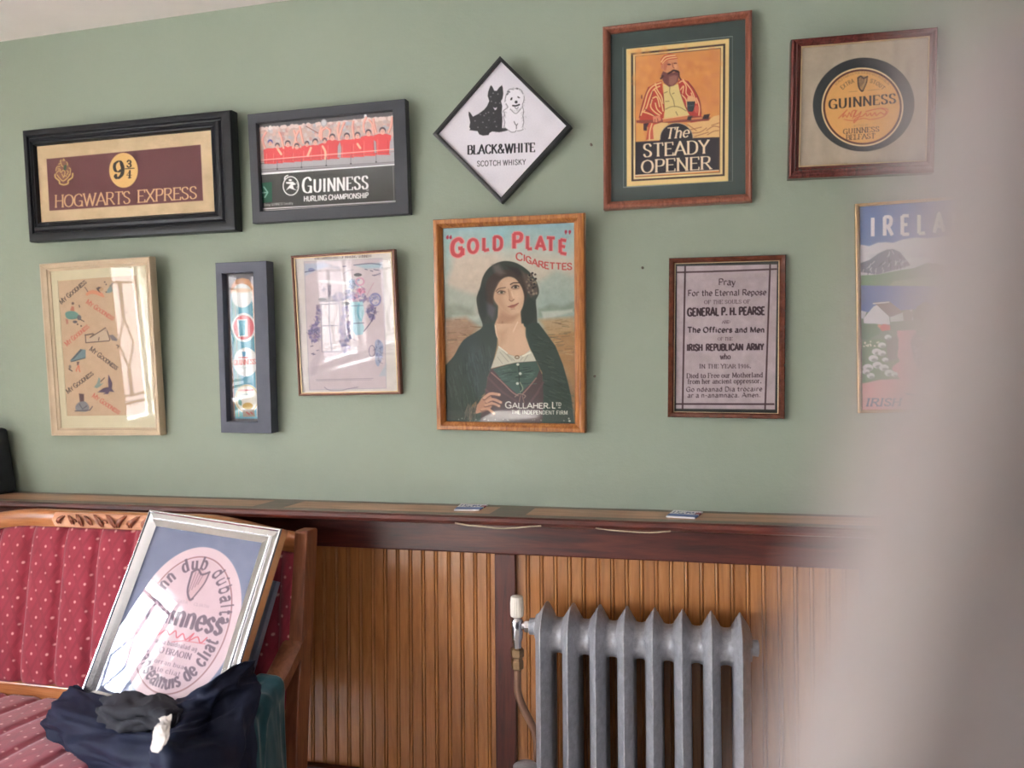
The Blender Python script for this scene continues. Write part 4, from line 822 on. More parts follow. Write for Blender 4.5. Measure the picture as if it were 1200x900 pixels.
# ------------------------------------------------------------------ materials of the place
def m_wall():
    t = NT('sage_green_plaster'); v = t.coord()
    n = t.noise(v, 1.6, 3); n2 = t.noise(v, 30, 5, .7); f = t.math('ADD', t.math('MULTIPLY', n, .8), t.math('MULTIPLY', n2, .2))
    t.set(Base_Color=t.ramp(f, [(.3, rgba((149, 161, 144))), (.55, rgba((154, 166, 149))), (.75, rgba((159, 170, 153)))]), Roughness=.55, Specular_IOR_Level=.35)
    s = t.noise(v, 220, 4, .7); w = t.new('TexVoronoi'); t.link(v, w.inputs['Vector']); w.inputs['Scale'].default_value = 9
    spk = t.math('LESS_THAN', w.outputs[0], .028)
    t.bump(t.math('ADD', t.math('MULTIPLY', n2, 1.), t.math('ADD', t.math('MULTIPLY', s, .25), t.math('MULTIPLY', spk, .9))), .22, .006); return t.m
M = dict(
    wall=m_wall(),
    cream=m_plain('cream_paint', (236, 228, 218), .7, var=.05, scale=3),
    ceil=m_plain('ceiling_white', (234, 226, 222), .8, var=.03, scale=4),
    navywall=m_plain('dark_blue_paint', (58, 60, 70), .7, var=.05, scale=3),
    floor=m_wood('floor_boards', (176, 168, 158), (198, 190, 180), (214, 206, 196), 'X', .4),
    mahog=m_wood('mahogany', (50, 18, 14), (84, 32, 24), (112, 48, 34), 'X', .36, 1., .15),
    mahogz=m_wood('mahogany_upright', (54, 19, 14), (86, 33, 23), (108, 46, 32), 'Z', .36, 1., .15),
    ledge=m_wood('worn_ledge_top', (142, 104, 80), (176, 130, 100), (204, 156, 124), 'X', .42, .8, .1),
    ledgedark=m_wood('dark_ledge_stripe', (84, 70, 62), (104, 88, 76), (122, 104, 90), 'X', .42, .8, .1),
    pine=m_wood('varnished_pine', (152, 96, 50), (176, 116, 64), (196, 136, 82), 'Z', .34, .8, .3, .06),
    frame_white=m_plain('white_window_paint', (236, 234, 230), .4, var=.03, scale=8),
    lead=m_plain('lead_came', (52, 54, 62), .5, .3),
    glass=m_glass('picture_glass'), pane=m_glass('window_glass'),
    sheet=m_sheet('printed_sheet'),
)
X0, X1, Y0, Y1, Z0, Z1 = (ROOM[k] for k in ('x0', 'x1', 'y0', 'y1', 'z0', 'z1'))
# ------------------------------------------------------------------ room shell
struct(MB().box(X0-.2, X1+.2, Y0-.2, Y1+.2, Z0-.1, Z0).build('floor', M['floor']))
struct(MB().box(X0-.2, X1+.2, Y0-.2, Y1+.2, Z1, Z1+.1).build('ceiling', M['ceil']))
struct(MB().box(X0-.2, X1+.2, 0, .2, Z0, Z1).build('wall_back', M['wall']))
struct(MB().box(X1, X1+.2, Y0, Y1, Z0, Z1).build('wall_right', M['navywall']))
def holed(name, u0, u1, holes, put, mat):
    b = MB(); us = sorted([u0, u1]+[h for q in holes for h in q[:2]])
    for a, c in zip(us[:-1], us[1:]):
        h = [q for q in holes if q[0] <= a+1e-6 and q[1] >= c-1e-6]
        if h: b.box(*put(a, c), Z0, h[0][2]); b.box(*put(a, c), h[0][3], Z1)
        else: b.box(*put(a, c), Z0, Z1)
    return struct(b.build(name, mat))
holed('wall_left', Y0, Y1, WINS, lambda a, c: (X0-.2, X0, a, c), M['cream'])
holed('wall_front', X0, X1, BWINS, lambda a, c: (a, c, Y0-.2, Y0), M['navywall'])
def window(no, u0, u1, z0, z1, fixed, axis):
    def bx(b, a, c, z, w, d0, d1):
        if axis == 'x': b.box(fixed+d0, fixed+d1, a, c, z, w)
        else: b.box(a, c, fixed+d0, fixed+d1, z, w)
    root = bpy.data.objects.new('window_%d' % no, None); C.objects.link(root); struct(root)
    root.location = (fixed-.12, (u0+u1)/2, z0) if axis == 'x' else ((u0+u1)/2, fixed-.12, z0)
    inv = Matrix.Translation(-root.location)
    def fin(o): o.data.transform(inv); return o
    nL = max(1, round((u1-u0)/.62)); w = (u1-u0)/nL
    f = MB(); g = MB(); ld = MB()
    bx(f, u0, u1, z0, z0+.05, -.16, -.08); bx(f, u0, u1, z1-.05, z1, -.16, -.08)
    for k in range(nL+1):
        c = u0+k*w; bx(f, max(u0, c-.03), min(u1, c+.03), z0, z1, -.16, -.08)
    for k in range(nL):
        a, c = u0+k*w+.03, u0+(k+1)*w-.03
        bx(g, a, c, z0+.05, z1-.05, -.124, -.118)
        H = z1-z0-.1
        for q in (.1, .9): bx(ld, a+(c-a)*q-.007, a+(c-a)*q+.007, z0+.05, z1-.05, -.13, -.112)
        for q in (.1, .15, .9): bx(ld, a, c, z0+.05+H*q-.007, z0+.05+H*q+.007, -.13, -.112)
        m = (a+c)/2
        for q0, q1 in ((.15, .33), (.67, .9)): bx(ld, m-.005, m+.005, z0+.05+H*q0, z0+.05+H*q1, -.13, -.112)
        for sg in (-1, 1):                                   # lozenge in the middle of the light
            for q0, q1 in ((.33, .5), (.67, .5)):
                p0, p1 = (m, z0+.05+H*q0), (m+sg*(c-a)*.17, z0+.05+H*q1)
                P = [(fixed-.121, p[0], p[1]) if axis == 'x' else (p[0], fixed-.121, p[1]) for p in (p0, p1)]
                ld.tube(P, .0055, 6)
    fin(f.build('frame', M['frame_white'], root, bevel=.004)); fin(g.build('pane', M['pane'], root)); fin(ld.build('leading', M['lead'], root))
    s = MB(); bx(s, u0-.05, u1+.05, z0-.03, z0, -.1, .1); fin(s.build('sill', M['frame_white'], root, bevel=.006))
no = 1
for a, b, c, d in WINS: window(no, a, b, c, d, X0, 'x'); no += 1
for a, b, c, d in BWINS: window(no, a, b, c, d, Y0, 'y'); no += 1
# ------------------------------------------------------------------ panelled dado below the pictures
ZT = .8836; ZB = .285; LEDGE = 1.005
def beadboard(name, x0, x1):
    p = .0362; P = []
    x = x0
    prof = ((0, 0), (.0245, 0), (.0258, .004), (.0272, .0005), (.0300, -.0006), (.0328, .0005), (.0342, .004))
    while x < x1:
        for d, h in prof:
            if x+d < x1: P.append((x+d, -.014+h))
        x += p
    P += [(x1, -.014), (x1, -.001), (x0, -.001)]
    return MB().prism(P, 'Z', ZB-.02, ZT+.01).build(name, M['pine'])
struct(beadboard('trim_1', X0, -.524)); struct(beadboard('trim_2', -.469, .352)); struct(beadboard('trim_3', .43, X1))
for i, (a, b) in enumerate(((-.524, -.469), (.352, .43))): struct(MB().box(a, b, -.03, -.001, ZB, ZT).build('trim_%d' % (4+i), M['mahogz'], bevel=.002))
o = MB().prism([(-.001, ZT), (-.03, ZT), (-.031, ZT+.004), (-.031, LEDGE-.022), (-.001, LEDGE-.022)], 'X', X0, X1).build('trim_6', M['mahog'], bevel=.0015); struct(o)
struct(MB().box(X0, X1, -.035, -.001, Z0, ZB).build('baseboard_back', M['mahog'], bevel=.004))
o = MB().prism([(-.001, LEDGE-.022), (-.176, LEDGE-.022), (-.184, LEDGE-.019), (-.187, LEDGE-.012), (-.184, LEDGE-.004), (-.178, LEDGE-.001), (-.001, LEDGE-.001)], 'X', X0, X1).build('trim_7', M['mahog']); struct(o)
# boarded top of the ledge: worn plank between two dark strips, with dark cross pieces at the joints
b = MB().box(X0, X1, -.03, -.0012, LEDGE-.001, LEDGE); b.box(X0, X1, -.176, -.142, LEDGE-.001, LEDGE)
for x in (-2.32, -1.11, -.46, .62, 1.7): b.box(x-.045, x+.045, -.142, -.03, LEDGE-.001, LEDGE)
struct(b.build('trim_8', M['ledgedark']))
b = MB(); xs = [X0, -2.32, -1.11, -.46, .62, 1.7, X1]
for a, c in zip(xs[:-1], xs[1:]): b.box(a+(.045 if a > X0 else 0), c-(.045 if c < X1 else 0), -.142, -.03, LEDGE-.001, LEDGE-.0003)
struct(b.build('trim_9', M['ledge']))
# ------------------------------------------------------------------ framed pictures
class Pose:
    """plane of a picture's front face: origin at the bottom centre of its back, X along it, Y into the wall, Z up it"""
    def __init__(s, M4, w, h, depth):
        s.M = M4; s.w, s.h, s.depth = w, h, depth
        s.o = np.array(M4.translation); s.x, s.y, s.zv = (np.array(M4.col[i][:3]) for i in range(3))
    def local(s, px, py, d):
        """point of the plane d behind the front face seen at a place of the photograph -> (a, b)"""
        q = s.o+s.y*(d-s.depth); P = hit(px, py, q, s.y); return float((P-q)@s.x), float((P-q)@s.zv)
    def rect(s, quad, d):
        L = [s.local(px, py, d) for px, py in quad]
        return ((L[0][0]+L[3][0])/2, (L[1][0]+L[2][0])/2, (L[2][1]+L[3][1])/2, (L[0][1]+L[1][1])/2)
    def world(s, a, b, d): return s.o+s.x*np.asarray(a)[..., None]+s.zv*np.asarray(b)[..., None]+s.y*(d-s.depth)
def wall_pose(cx, cz, w, h, rot, tilt, depth):
    rot, tilt = R(rot), R(tilt); c, s = math.cos(rot), math.sin(rot)
    cs = [(c*a-s*b, s*a+c*b) for a in (-w/2, w/2) for b in (-h/2, h/2)]; vmin = min(b for _, b in cs)
    up0 = np.array([0, -math.sin(tilt), math.cos(tilt)]); rt0 = np.array([1., 0, 0]); into = np.array([0, math.cos(tilt), math.sin(tilt)])
    X = c*rt0+s*up0; Z = -s*rt0+c*up0
    ctr = np.array([cx, -(depth+.0015), cz+vmin])-up0*vmin             # centre of the front face
    o = ctr-Z*h/2+into*depth
    return Pose(Matrix([[X[i], into[i], Z[i], o[i]] for i in range(3)]+[[0, 0, 0, 1]]), w, h, depth)
def moulding(pose, inner, prof, name, mat, root, inset=0., smooth=True, angle=28):
    """mitred moulding swept round the rectangle; prof runs from the outer back edge to the inner lip as (share of width, depth behind the front)"""
    w, h = pose.w/2, pose.h
    out = [(-w, h), (w, h), (w, 0), (-w, 0)]; a0, a1, b0, b1 = inner; inn = [(a0, b1), (a1, b1), (a1, b0), (a0, b0)]
    V, Fc = [], []; n = len(prof)
    for k in range(4):                                                  # four lengths meeting in mitres, each with its own corner points
        b = len(V)
        for j in (k, (k+1) % 4):
            for t, d in prof: V.append((out[j][0]+(inn[j][0]-out[j][0])*t, d-pose.depth, out[j][1]+(inn[j][1]-out[j][1])*t))
        Fc += [(b+i, b+i+1, b+n+i+1, b+n+i) for i in range(n-1)]+[(b+n-1, b, b+n, b+2*n-1)]
    return mesh(name, V, Fc, mat, root, smooth=smooth, angle=angle)
def printed(pose, rect, d, art, root, name='print', gain=1., cell=.00125, frame2=None, thick=.0008):
    a0, a1, b0, b1 = rect; nx = int((a1-a0)/cell)+2; nz = int((b1-b0)/cell)+2
    ga, gb = np.meshgrid(np.linspace(a0, a1, nx), np.linspace(b1, b0, nz))
    if frame2: u, v = (ga-a0)/(a1-a0)*frame2[0], (b1-gb)/(b1-b0)*frame2[1]; S = Sheet(u, v)
    else: P = proj(pose.world(ga.ravel(), gb.ravel(), d)); S = Sheet(P[:, 0], P[:, 1])
    art(S)
    col = np.ones((nx*nz, 4), np.float32); col[:, :3] = np.clip(S2L(np.clip(S.C, 0, 1)*255)*gain, 0, .95)
    V = np.stack([ga.ravel(), np.full(ga.size, d-pose.depth), gb.ravel()], 1).astype(np.float32)
    i = np.arange(nx*nz).reshape(nz, nx); Q = np.stack([i[:-1, :-1], i[1:, :-1], i[1:, 1:], i[:-1, 1:]], -1).reshape(-1, 4)
    back = np.array([(a, d-pose.depth+thick, b) for a, b in ((a0, b1), (a1, b1), (a1, b0), (a0, b0))], np.float32)   # the sheet has a back and a thickness
    nb = nx*nz; Q2 = np.array([[nb, nb+1, nb+2, nb+3]]); e = [i[0, 0], i[0, -1], i[-1, -1], i[-1, 0]]
    side = np.array([[e[k], e[(k+1) % 4], nb+(k+1) % 4, nb+k] for k in range(4)])
    V = np.vstack([V, back]); Q = np.vstack([Q, Q2, side]).astype(np.int32); col = np.vstack([col, np.tile(np.array([[.6, .55, .48, 1]], np.float32), (4, 1))])
    me = bpy.data.meshes.new(name); me.vertices.add(len(V)); me.vertices.foreach_set('co', V.ravel())
    me.loops.add(Q.size); me.loops.foreach_set('vertex_index', Q.ravel()); me.polygons.add(len(Q))
    me.polygons.foreach_set('loop_start', np.arange(0, Q.size, 4, dtype=np.int32)); me.polygons.foreach_set('loop_total', np.full(len(Q), 4, np.int32))
    me.update(calc_edges=True); at = me.color_attributes.new('ink', 'FLOAT_COLOR', 'POINT'); at.data.foreach_set('color', col.ravel())
    me.materials.append(M['sheet'])
    return link(bpy.data.objects.new(name, me), root)
def slab(pose, rect, d0, d1, name, mat, root, hole=None, bevel=0.):
    a0, a1, b0, b1 = rect; b = MB(); y0, y1 = d0-pose.depth, d1-pose.depth
    if not hole: b.box(a0, a1, y0, y1, b0, b1)
    else:
        c0, c1, e0, e1 = hole
        b.box(a0, c0, y0, y1, b0, b1); b.box(c1, a1, y0, y1, b0, b1); b.box(c0, c1, y0, y1, e1, b1); b.box(c0, c1, y0, y1, b0, e0)
    return b.build(name, mat, root, bevel=bevel)
M.update(
    fblack=m_plain('black_lacquer', (20, 23, 29), .34, var=.2, scale=20, spec=.35),
    fcharcoal=m_plain('charcoal_paint', (56, 59, 66), .5, var=.06, scale=30),
    fslate=m_plain('slate_blue_paint', (78, 82, 97), .5, var=.1, scale=25, bump=.1),
    fbw=m_plain('thin_black_metal', (32, 34, 34), .4, var=.1),
    fteak=m_wood('reddish_teak', (108, 58, 42), (140, 80, 60), (166, 104, 80), 'Z', .32, 2., .4),
    fmah=m_wood('dark_mahogany_frame', (66, 26, 24), (94, 40, 36), (120, 58, 50), 'Z', .26, 2., .5),
    fcream=m_plain('cream_gesso', (204, 184, 156), .45, var=.07, scale=18),
    fbrown=m_wood('thin_brown_frame', (84, 44, 32), (116, 68, 50), (140, 90, 66), 'Z', .35, 3., .3),
    fgold=m_wood('antique_gold_frame', (120, 62, 26), (168, 104, 48), (198, 136, 72), 'Z', .3, 2.2, .5),
    fburr=m_plain('burr_walnut', (100, 52, 34), .25, var=.35, scale=60, coat=.5),
    gilt=m_metal('gilt_edge', (206, 182, 144), .38), fbrass=m_metal('brass_strip', (214, 176, 120), .25),
    green_mount=m_plain('dark_green_mount', (58, 74, 72), .8, var=.05), black_mount=m_plain('black_slip', (48, 50, 46), .8),
    ivory_mount=m_plain('ivory_mount', (206, 198, 168), .8, var=.03), backing=m_plain('backing_board', (150, 128, 100), .9),
)
G1 = 'framed pictures on the green wall'
def picture(label, fit, depth, inner_px, prof, mat, art, sheet_px=None, lip=None, mount=None, gain=1., glass=True, pd=None, sheet_name='print', cell=.00125, cat='picture'):
    cx, cz, w, h, rot, tilt = fit
    P = wall_pose(cx, cz, w, h, rot, tilt, depth)
    root = empty('framed_picture', None, label, cat, G1, P.M)
    ld = prof[-1][1]                                                    # depth of the inner lip
    inner = P.rect(inner_px, ld)
    moulding(P, inner, [(0, depth)]+prof+[(prof[-1][0], depth)], 'frame', mat, root)
    if lip:
        lw, lmat = lip; a0, a1, b0, b1 = inner
        slab(P, (a0-.001, a1+.001, b0-.001, b1+.001), ld-.0015, ld+.002, 'inner_slip', lmat, root, (a0+lw, a1-lw, b0+lw, b1-lw), .0006)
        a = (a0+lw, a1-lw, b0+lw, b1-lw)
    pd = pd or ld+.0045
    full = (inner[0]-.003, inner[1]+.003, inner[2]-.003, inner[3]+.003)
    if sheet_px is not None:
        sr = P.rect(sheet_px, pd)
        sr = (max(sr[0], full[0]), min(sr[1], full[1]), max(sr[2], full[2]), min(sr[3], full[3]))
        if mount[0] == 'window': slab(P, full, pd-.0015, pd-.0002, 'mount', mount[1], root, sr); sr = (sr[0]-.002, sr[1]+.002, sr[2]-.002, sr[3]+.002)
        else: slab(P, full, pd+.001, pd+.0025, 'mount', mount[1], root)
    else: sr = full
    printed(P, sr, pd, art, root, sheet_name, gain, cell)
    slab(P, full, pd+.0028, min(pd+.0055, depth-.0005), 'backing_board', M['backing'], root)
    if glass: slab(P, full, ld+.0005, ld+.0022, 'glass', M['glass'], root)
    return root, P
FIT = {}
FIT['hog'] = (-1.6263, 1.9339, 0.7106, 0.3341, -0.45, 4.68)
FIT['hurl'] = (-0.9880, 1.9313, 0.4694, 0.3006, -0.36, 5.00)
FIT['bw'] = (-0.4955, 1.9767, 0.2627, 0.2602, -46.76, 5.90)
FIT['steady'] = (-0.0537, 1.9846, 0.3584, 0.4554, -0.50, 1.77)
FIT['belf'] = (0.3662, 1.9606, 0.3144, 0.3247, -1.54, 2.44)
FIT['good'] = (-1.7208, 1.4401, 0.3848, 0.5170, 0.50, 4.35)
FIT['narrow'] = (-1.2378, 1.4307, 0.1592, 0.4765, -0.60, 3.75)
FIT['cart'] = (-0.9384, 1.4900, 0.3058, 0.3869, 0.52, 4.81)
FIT['gold'] = (-0.4783, 1.4737, 0.3967, 0.5491, -0.97, 4.82)
FIT['pear'] = (0.0589, 1.4302, 0.2736, 0.3925, -1.06, 0.04)
FIT['irel'] = (0.4872, 1.4889, 0.2721, 0.4836, 0.80, 4.14)
picture('wide maroon railway platform sign with a gold crest in a thick black moulded frame', FIT['hog'], .034,
        [(42, 171), (247.5, 152.5), (250.8, 247.5), (47, 260.8)],
        [(0, .006), (.04, .001), (.12, 0), (.40, .002), (.46, .008), (.52, .009), (.58, .005), (.72, .004), (.80, .009), (.86, .010), (.92, .008), (1, .016)], M['fblack'], art_platform, gain=.84)  # gain darkens the sheet, imitating weaker light on the left
picture('red crowd hurling advert over a black band in a flat charcoal frame', FIT['hurl'], .026,
        [(302.4, 145.3), (461.9, 130.2), (465.2, 237.9), (307, 248.5)],
        [(0, .001), (.04, 0), (.96, 0), (1, .0012), (1, .011)], M['fcharcoal'], art_hurling)
picture('white diamond shaped whisky sign with a black dog and a white dog', FIT['bw'], .022,
        [(586.7, 72.4), (664, 147.5), (587.7, 232), (513.3, 156.7)],
        [(0, .0008), (.2, 0), (.8, 0), (1, .001), (1, .006)], M['fbw'], art_terriers, glass=False, cat='sign')
picture('bearded man in a striped blazer poster on a dark green mount in a teak frame', FIT['steady'], .026,
        [(715.6, 38.9), (873.9, 22.2), (873.3, 227.8), (715.6, 236.7)],
        [(0, .006), (.08, .002), (.3, 0), (.6, .002), (1, .011), (1, .014)], M['fteak'], art_steady,
        [(729.7, 55), (858.6, 42.5), (858.6, 213), (730.3, 219.4)], mount=('board', M['green_mount']))
picture('round buff stout label on a black disc in a square dark mahogany frame', FIT['belf'], .03,
        [(938.9, 55.6), (1090, 41.8), (1084.4, 187.8), (936.7, 196.2)],
        [(0, .006), (.1, .001), (.25, 0), (.4, .003), (.5, .006), (.62, .006), (.72, .010), (.9, .013), (1, .016)], M['fmah'], art_belfast, lip=(.0022, M['gilt']))
picture('cream framed print of small comic animals on tan paper, window glare on its right half', FIT['good'], .026,
        [(57.6, 318), (170.6, 311), (182, 501), (72.2, 501.6)],
        [(0, .004), (.06, 0), (.18, 0), (.3, .003), (.62, .006), (.72, .005), (.8, .009), (1, .012)], M['fcream'], art_goodness,
        [(67.8, 329.6), (160, 321.5), (171, 486), (79, 488)], mount=('window', M['ivory_mount']), gain=.82)  # sheet, mount and cream frame colours darkened to imitate weaker light here
picture('narrow slate blue frame holding a strip of round beer labels', FIT['narrow'], .036,
        [(263, 320.7), (299.3, 320.2), (306, 493.2), (270.7, 494)],
        [(0, .001), (.03, 0), (.95, 0), (1, .0015), (1, .016)], M['fslate'], art_narrow, gain=.85)
picture('pale lilac brewing cartoon in a thin brown frame left of the cigarette poster', FIT['cart'], .016,
        [(346.1, 302.8), (458.5, 295.6), (466.2, 458.7), (352.5, 460.8)],
        [(0, .002), (.2, 0), (.5, 0), (.75, .003), (1, .006)], M['fbrown'], art_cartoon, gain=.85, lip=(.0014, M['gilt']))
picture('large cigarette poster of a woman in a dark green shawl in a gold wood frame', FIT['gold'], .026,
        [(519.2, 268.4), (673.1, 259.9), (673.4, 496.5), (522, 494)],
        [(0, .006), (.1, .001), (.3, 0), (.55, .001), (.75, .006), (.85, .007), (1, .012)], M['fgold'], art_gold, cell=.0011)
picture('grey memorial text sheet with black rules in a walnut frame below the teak framed poster', FIT['pear'], .02,
        [(790.3, 308.4), (913.3, 305.3), (912.1, 485.1), (789.8, 482.7)],
        [(0, .003), (.15, 0), (.7, .001), (1, .007), (1, .010)], M['fburr'], art_memorial, lip=(.0018, M['gilt']), cell=.001)
picture('blue and pink travel poster with a snowy mountain in a thin brass frame', FIT['irel'], .014,
        [(1006.5, 241), (1154, 233), (1154, 477), (1011, 481.5)],
        [(0, .001), (.3, 0), (.8, 0), (1, .001), (1, .005)], M['fbrass'], art_ireland)
# ------------------------------------------------------------------ silver framed label leaning on the settee
def lean_pose(ctr, w, h, a, b, c, depth):
    Mx = Matrix.Rotation(c, 4, 'Z')@Matrix.Rotation(a, 4, 'X')@Matrix.Rotation(b, 4, 'Y')
    X, Y, Z = (Vector(Mx.col[i][:3]) for i in range(3))
    o = Vector(ctr)-Z*h/2+Y*depth
    return Pose(Matrix([[X[i], Y[i], Z[i], o[i]] for i in range(3)]+[[0, 0, 0, 1]]), w, h, depth)
M['fsilver'] = m_metal('brushed_silver', (238, 241, 246), .2, .05, 60)
M['fsteel'] = m_plain('blue_steel_edge', (150, 160, 184), .3, .3, .05)
PL = lean_pose((-1.1903, -.3855, .7885), .4102, .4569, -.412, .0707, -.1004, .026)
root = empty('framed_picture', None, 'silver framed oval stout label leaning on the red settee', 'picture', None, PL.M)
inn = PL.rect([(181.3, 616.7), (307.8, 635.5), (241, 842), (113.3, 810)], .014)
moulding(PL, inn, [(0, .026), (0, .003), (.05, 0), (.12, 0), (.2, .003), (.52, .009), (.56, .007), (.62, .006), (.95, .013), (1, .014), (1, .026)], 'frame', M['fsilver'], root, angle=15)
fl = (inn[0]-.003, inn[1]+.003, inn[2]-.003, inn[3]+.003)
def art_label_fit(S):
    S.X = (S.X-50)*1.0+50; art_label(S)
printed(PL, fl, .0185, art_label_fit, root, 'print', .95, .0011, frame2=(100, 142))
slab(PL, fl, .0205, .025, 'backing_board', M['backing'], root); slab(PL, fl, .0145, .0162, 'glass', M['glass'], root)
PB = lean_pose((-1.185, -.322, .735), .40, .38, -.39, .0707, -.1004, .016)
L = [PB.local(*q, 0) for q in ((324, 681), (297, 770))]
sh = L[0][0]-.20; PB = Pose(PB.M@Matrix.Translation((sh, 0, L[0][1]-.38)), .40, .38, .016)
root = empty('framed_picture', None, 'blue steel edged picture frame tucked behind the silver framed label', 'picture', None, PB.M)
ib = (-.175, .175, .025, .355)
moulding(PB, ib, [(0, .016), (0, .001), (.2, 0), (.8, .001), (1, .004), (1, .016)], 'frame', M['fsteel'], root)
slab(PB, (-.18, .18, .02, .36), .006, .008, 'print', m_plain('dark_print', (70, 74, 90), .6), root); slab(PB, (-.18, .18, .02, .36), .0085, .014, 'backing_board', M['backing'], root)
# ------------------------------------------------------------------ red upholstered settee
def m_upholstery():
    t = NT('red_dotted_upholstery'); tc = t.new('TexCoord'); sp = t.new('SeparateXYZ'); t.link(tc.outputs['UV'], sp.inputs[0])
    u = t.math('DIVIDE', sp.outputs[0], .046); v = t.math('DIVIDE', sp.outputs[1], .090)
    def dot(du, dv, r):
        a = t.math('SUBTRACT', t.math('FRACT', t.math('ADD', u, du)), .5); b = t.math('MULTIPLY', t.math('SUBTRACT', t.math('FRACT', t.math('ADD', v, dv)), .5), 1.96)
        d = t.math('SQRT', t.math('ADD', t.math('MULTIPLY', a, a), t.math('MULTIPLY', b, b)))
        return t.math('SUBTRACT', 1., t.math('SMOOTH_MIN', t.math('DIVIDE', d, r), 1., .3))
    d1 = t.math('MAXIMUM', dot(0, 0, .10), dot(.5, .5, .10)); d2 = t.math('MULTIPLY', t.math('MAXIMUM', dot(.25, .25, .09), dot(.75, .75, .09)), .6)
    da = t.math('ABSOLUTE', t.math('SUBTRACT', t.math('FRACT', t.math('ADD', u, v)), .5)); db = t.math('ABSOLUTE', t.math('SUBTRACT', t.math('FRACT', t.math('SUBTRACT', u, v)), .5))
    lat = t.math('LESS_THAN', t.math('MINIMUM', da, db), .1)
    nz = t.noise(t.coord('Object'), 18, 3)
    c = t.ramp(nz, [(.3, rgba((146, 42, 58))), (.7, rgba((164, 52, 70)))])
    c = t.mix(t.math('MULTIPLY', lat, .3), c, rgba((116, 32, 48)))
    c = t.mix(t.math('MINIMUM', t.math('MULTIPLY', t.math('MAXIMUM', d1, d2), 1.5), .85), c, rgba((236, 176, 170)))
    t.set(Base_Color=c, Roughness=.75, Sheen_Weight=.4, Specular_IOR_Level=.25)
    t.bump(t.noise(t.coord('Object'), 500, 2), .15, .002); return t.m
M['red'] = m_upholstery()
M['oak'] = m_wood('settee_oak', (140, 82, 46), (178, 112, 66), (202, 138, 90), 'X', .3, .9, .4)
M['oakz'] = m_wood('settee_oak_upright', (104, 60, 38), (136, 82, 54), (160, 102, 70), 'Z', .3, .9, .4)
M['leaf'] = m_wood('dark_leaf_oak', (120, 62, 42), (154, 88, 60), (186, 118, 86), 'X', .34, .9, .3)  # leaf oak, darker brown than the panel behind it
M['carve'] = m_wood('carved_pale_oak', (170, 104, 70), (206, 146, 110), (226, 176, 142), 'X', .34, .9, .3)
SX0, SX1 = -2.085, -.93
SCX = (SX0+SX1)/2
settee = empty('settee', (SCX, -.5, Z0), 'red dotted upholstered settee with carved oak crest rail, left of the radiator', 'settee')
def sub(o): o.data.transform(Matrix.Translation(-Vector((SCX, -.5, Z0)))); o.parent = settee; return o
def crest(x):                                                       # top line of the back
    q = max(0, abs(x-SCX)-.255)/.32; q = min(1, q)
    return .994-.04*q*q*(3-2*q)
def yback(z): return -.232-.165*max(0, (.955-z))                     # front of the back cushion
xs = np.linspace(SX0+.035, SX1-.035, 150)
V, UV = [], []; zs = np.linspace(0, 1, 40); ch = .107
for k in zs:
    for x in xs:
        z = .548+k*(crest(x)-.043-.548); q = ((x-.0085*10*(z-.9)*-.6+1.5478) % ch)/ch
        bulge = .018*(1-(2*q-1)**6)+.012*(1-(2*k-1)**8)
        V.append((x, yback(z)+.014-bulge, z)); UV.append((x, z))
n = len(V); Fc = grid_faces(len(zs), len(xs))
back = sub(mesh('backrest', V, Fc, M['red'], None, smooth='all', uv=UV))
s = back.modifiers.new('pad', 'SOLIDIFY'); s.thickness = .03; s.offset = -1 if back.data.polygons[0].normal.y < 0 else 1
b = MB()
P = [(x, crest(x)) for x in np.linspace(SX0+.03, SX1-.03, 60)]
for (xa, za), (xb, zb) in zip(P[:-1], P[1:]): pass
ring = []
for x, z in P:
    ring.append([(x, yback(z-.045)+.004, z-.046), (x, yback(z-.04)-.008, z-.044), (x, -.247, z-.030), (x, -.246, z-.010), (x, -.240, z-.002), (x, -.228, z), (x, -.206, z-.002), (x, -.2, z-.02), (x, -.205, z-.046)])
V = [p for r in ring for p in r]; m = 9
Fc = [(i*m+k, i*m+(k+1) % m, (i+1)*m+(k+1) % m, (i+1)*m+k) for i in range(len(ring)-1) for k in range(m)]+[tuple(range(m)), tuple((len(ring)-1)*m+k for k in range(m))]
sub(mesh('crest_rail', V, Fc, M['oak'], None, smooth=True, angle=50))
# carving: pale sunk strip with a row of curling leaves
cv = MB(); cz = lambda x: crest(x)-.0225
for x0, w_, lean, s_ in ((-1.655, .022, -.6, .7), (-1.632, .024, .5, .8), (-1.605, .026, .5, 1), (-1.577, .03, .8, .8), (-1.545, .04, .7, 1.05), (-1.505, .04, .75, 1.1), (-1.466, .034, -.7, 1.05), (-1.428, .036, -.75, 1), (-1.39, .034, -.6, .95), (-1.36, .03, -.5, .8), (-1.335, .024, -.5, .8), (-1.31, .022, .5, .7)):
    for q, rr in ((0, 1.), (.006, .8)):
        pts = []; h = .030*s_
        for t in np.linspace(0, 1, 9):
            bend = math.sin(t*math.pi)*.007*(1 if lean > 0 else -1)
            pts.append((x0+lean*(t-.5)*h*1.1+bend+q*(1 if lean > 0 else -1), -.2475-.005*math.sin(t*math.pi)-.001*(q > 0), cz(x0)+(.5-t)*h))
        cv.tube(pts, [(.0014+.0042*rr*math.sin(math.pi*min(1, t*1.02))**.8*s_*(1 if q == 0 else .5)) for t in np.linspace(0, 1, 9)], 8)
for x0 in (-1.62, -1.525, -1.447, -1.36):
    a = np.linspace(0, 4.6, 16); cv.tube([(x0+(.011-.0017*t)*math.cos(t), -.2495, cz(x0)-.006+(.010-.0016*t)*math.sin(t)) for t in a], [.0024]*16, 6)
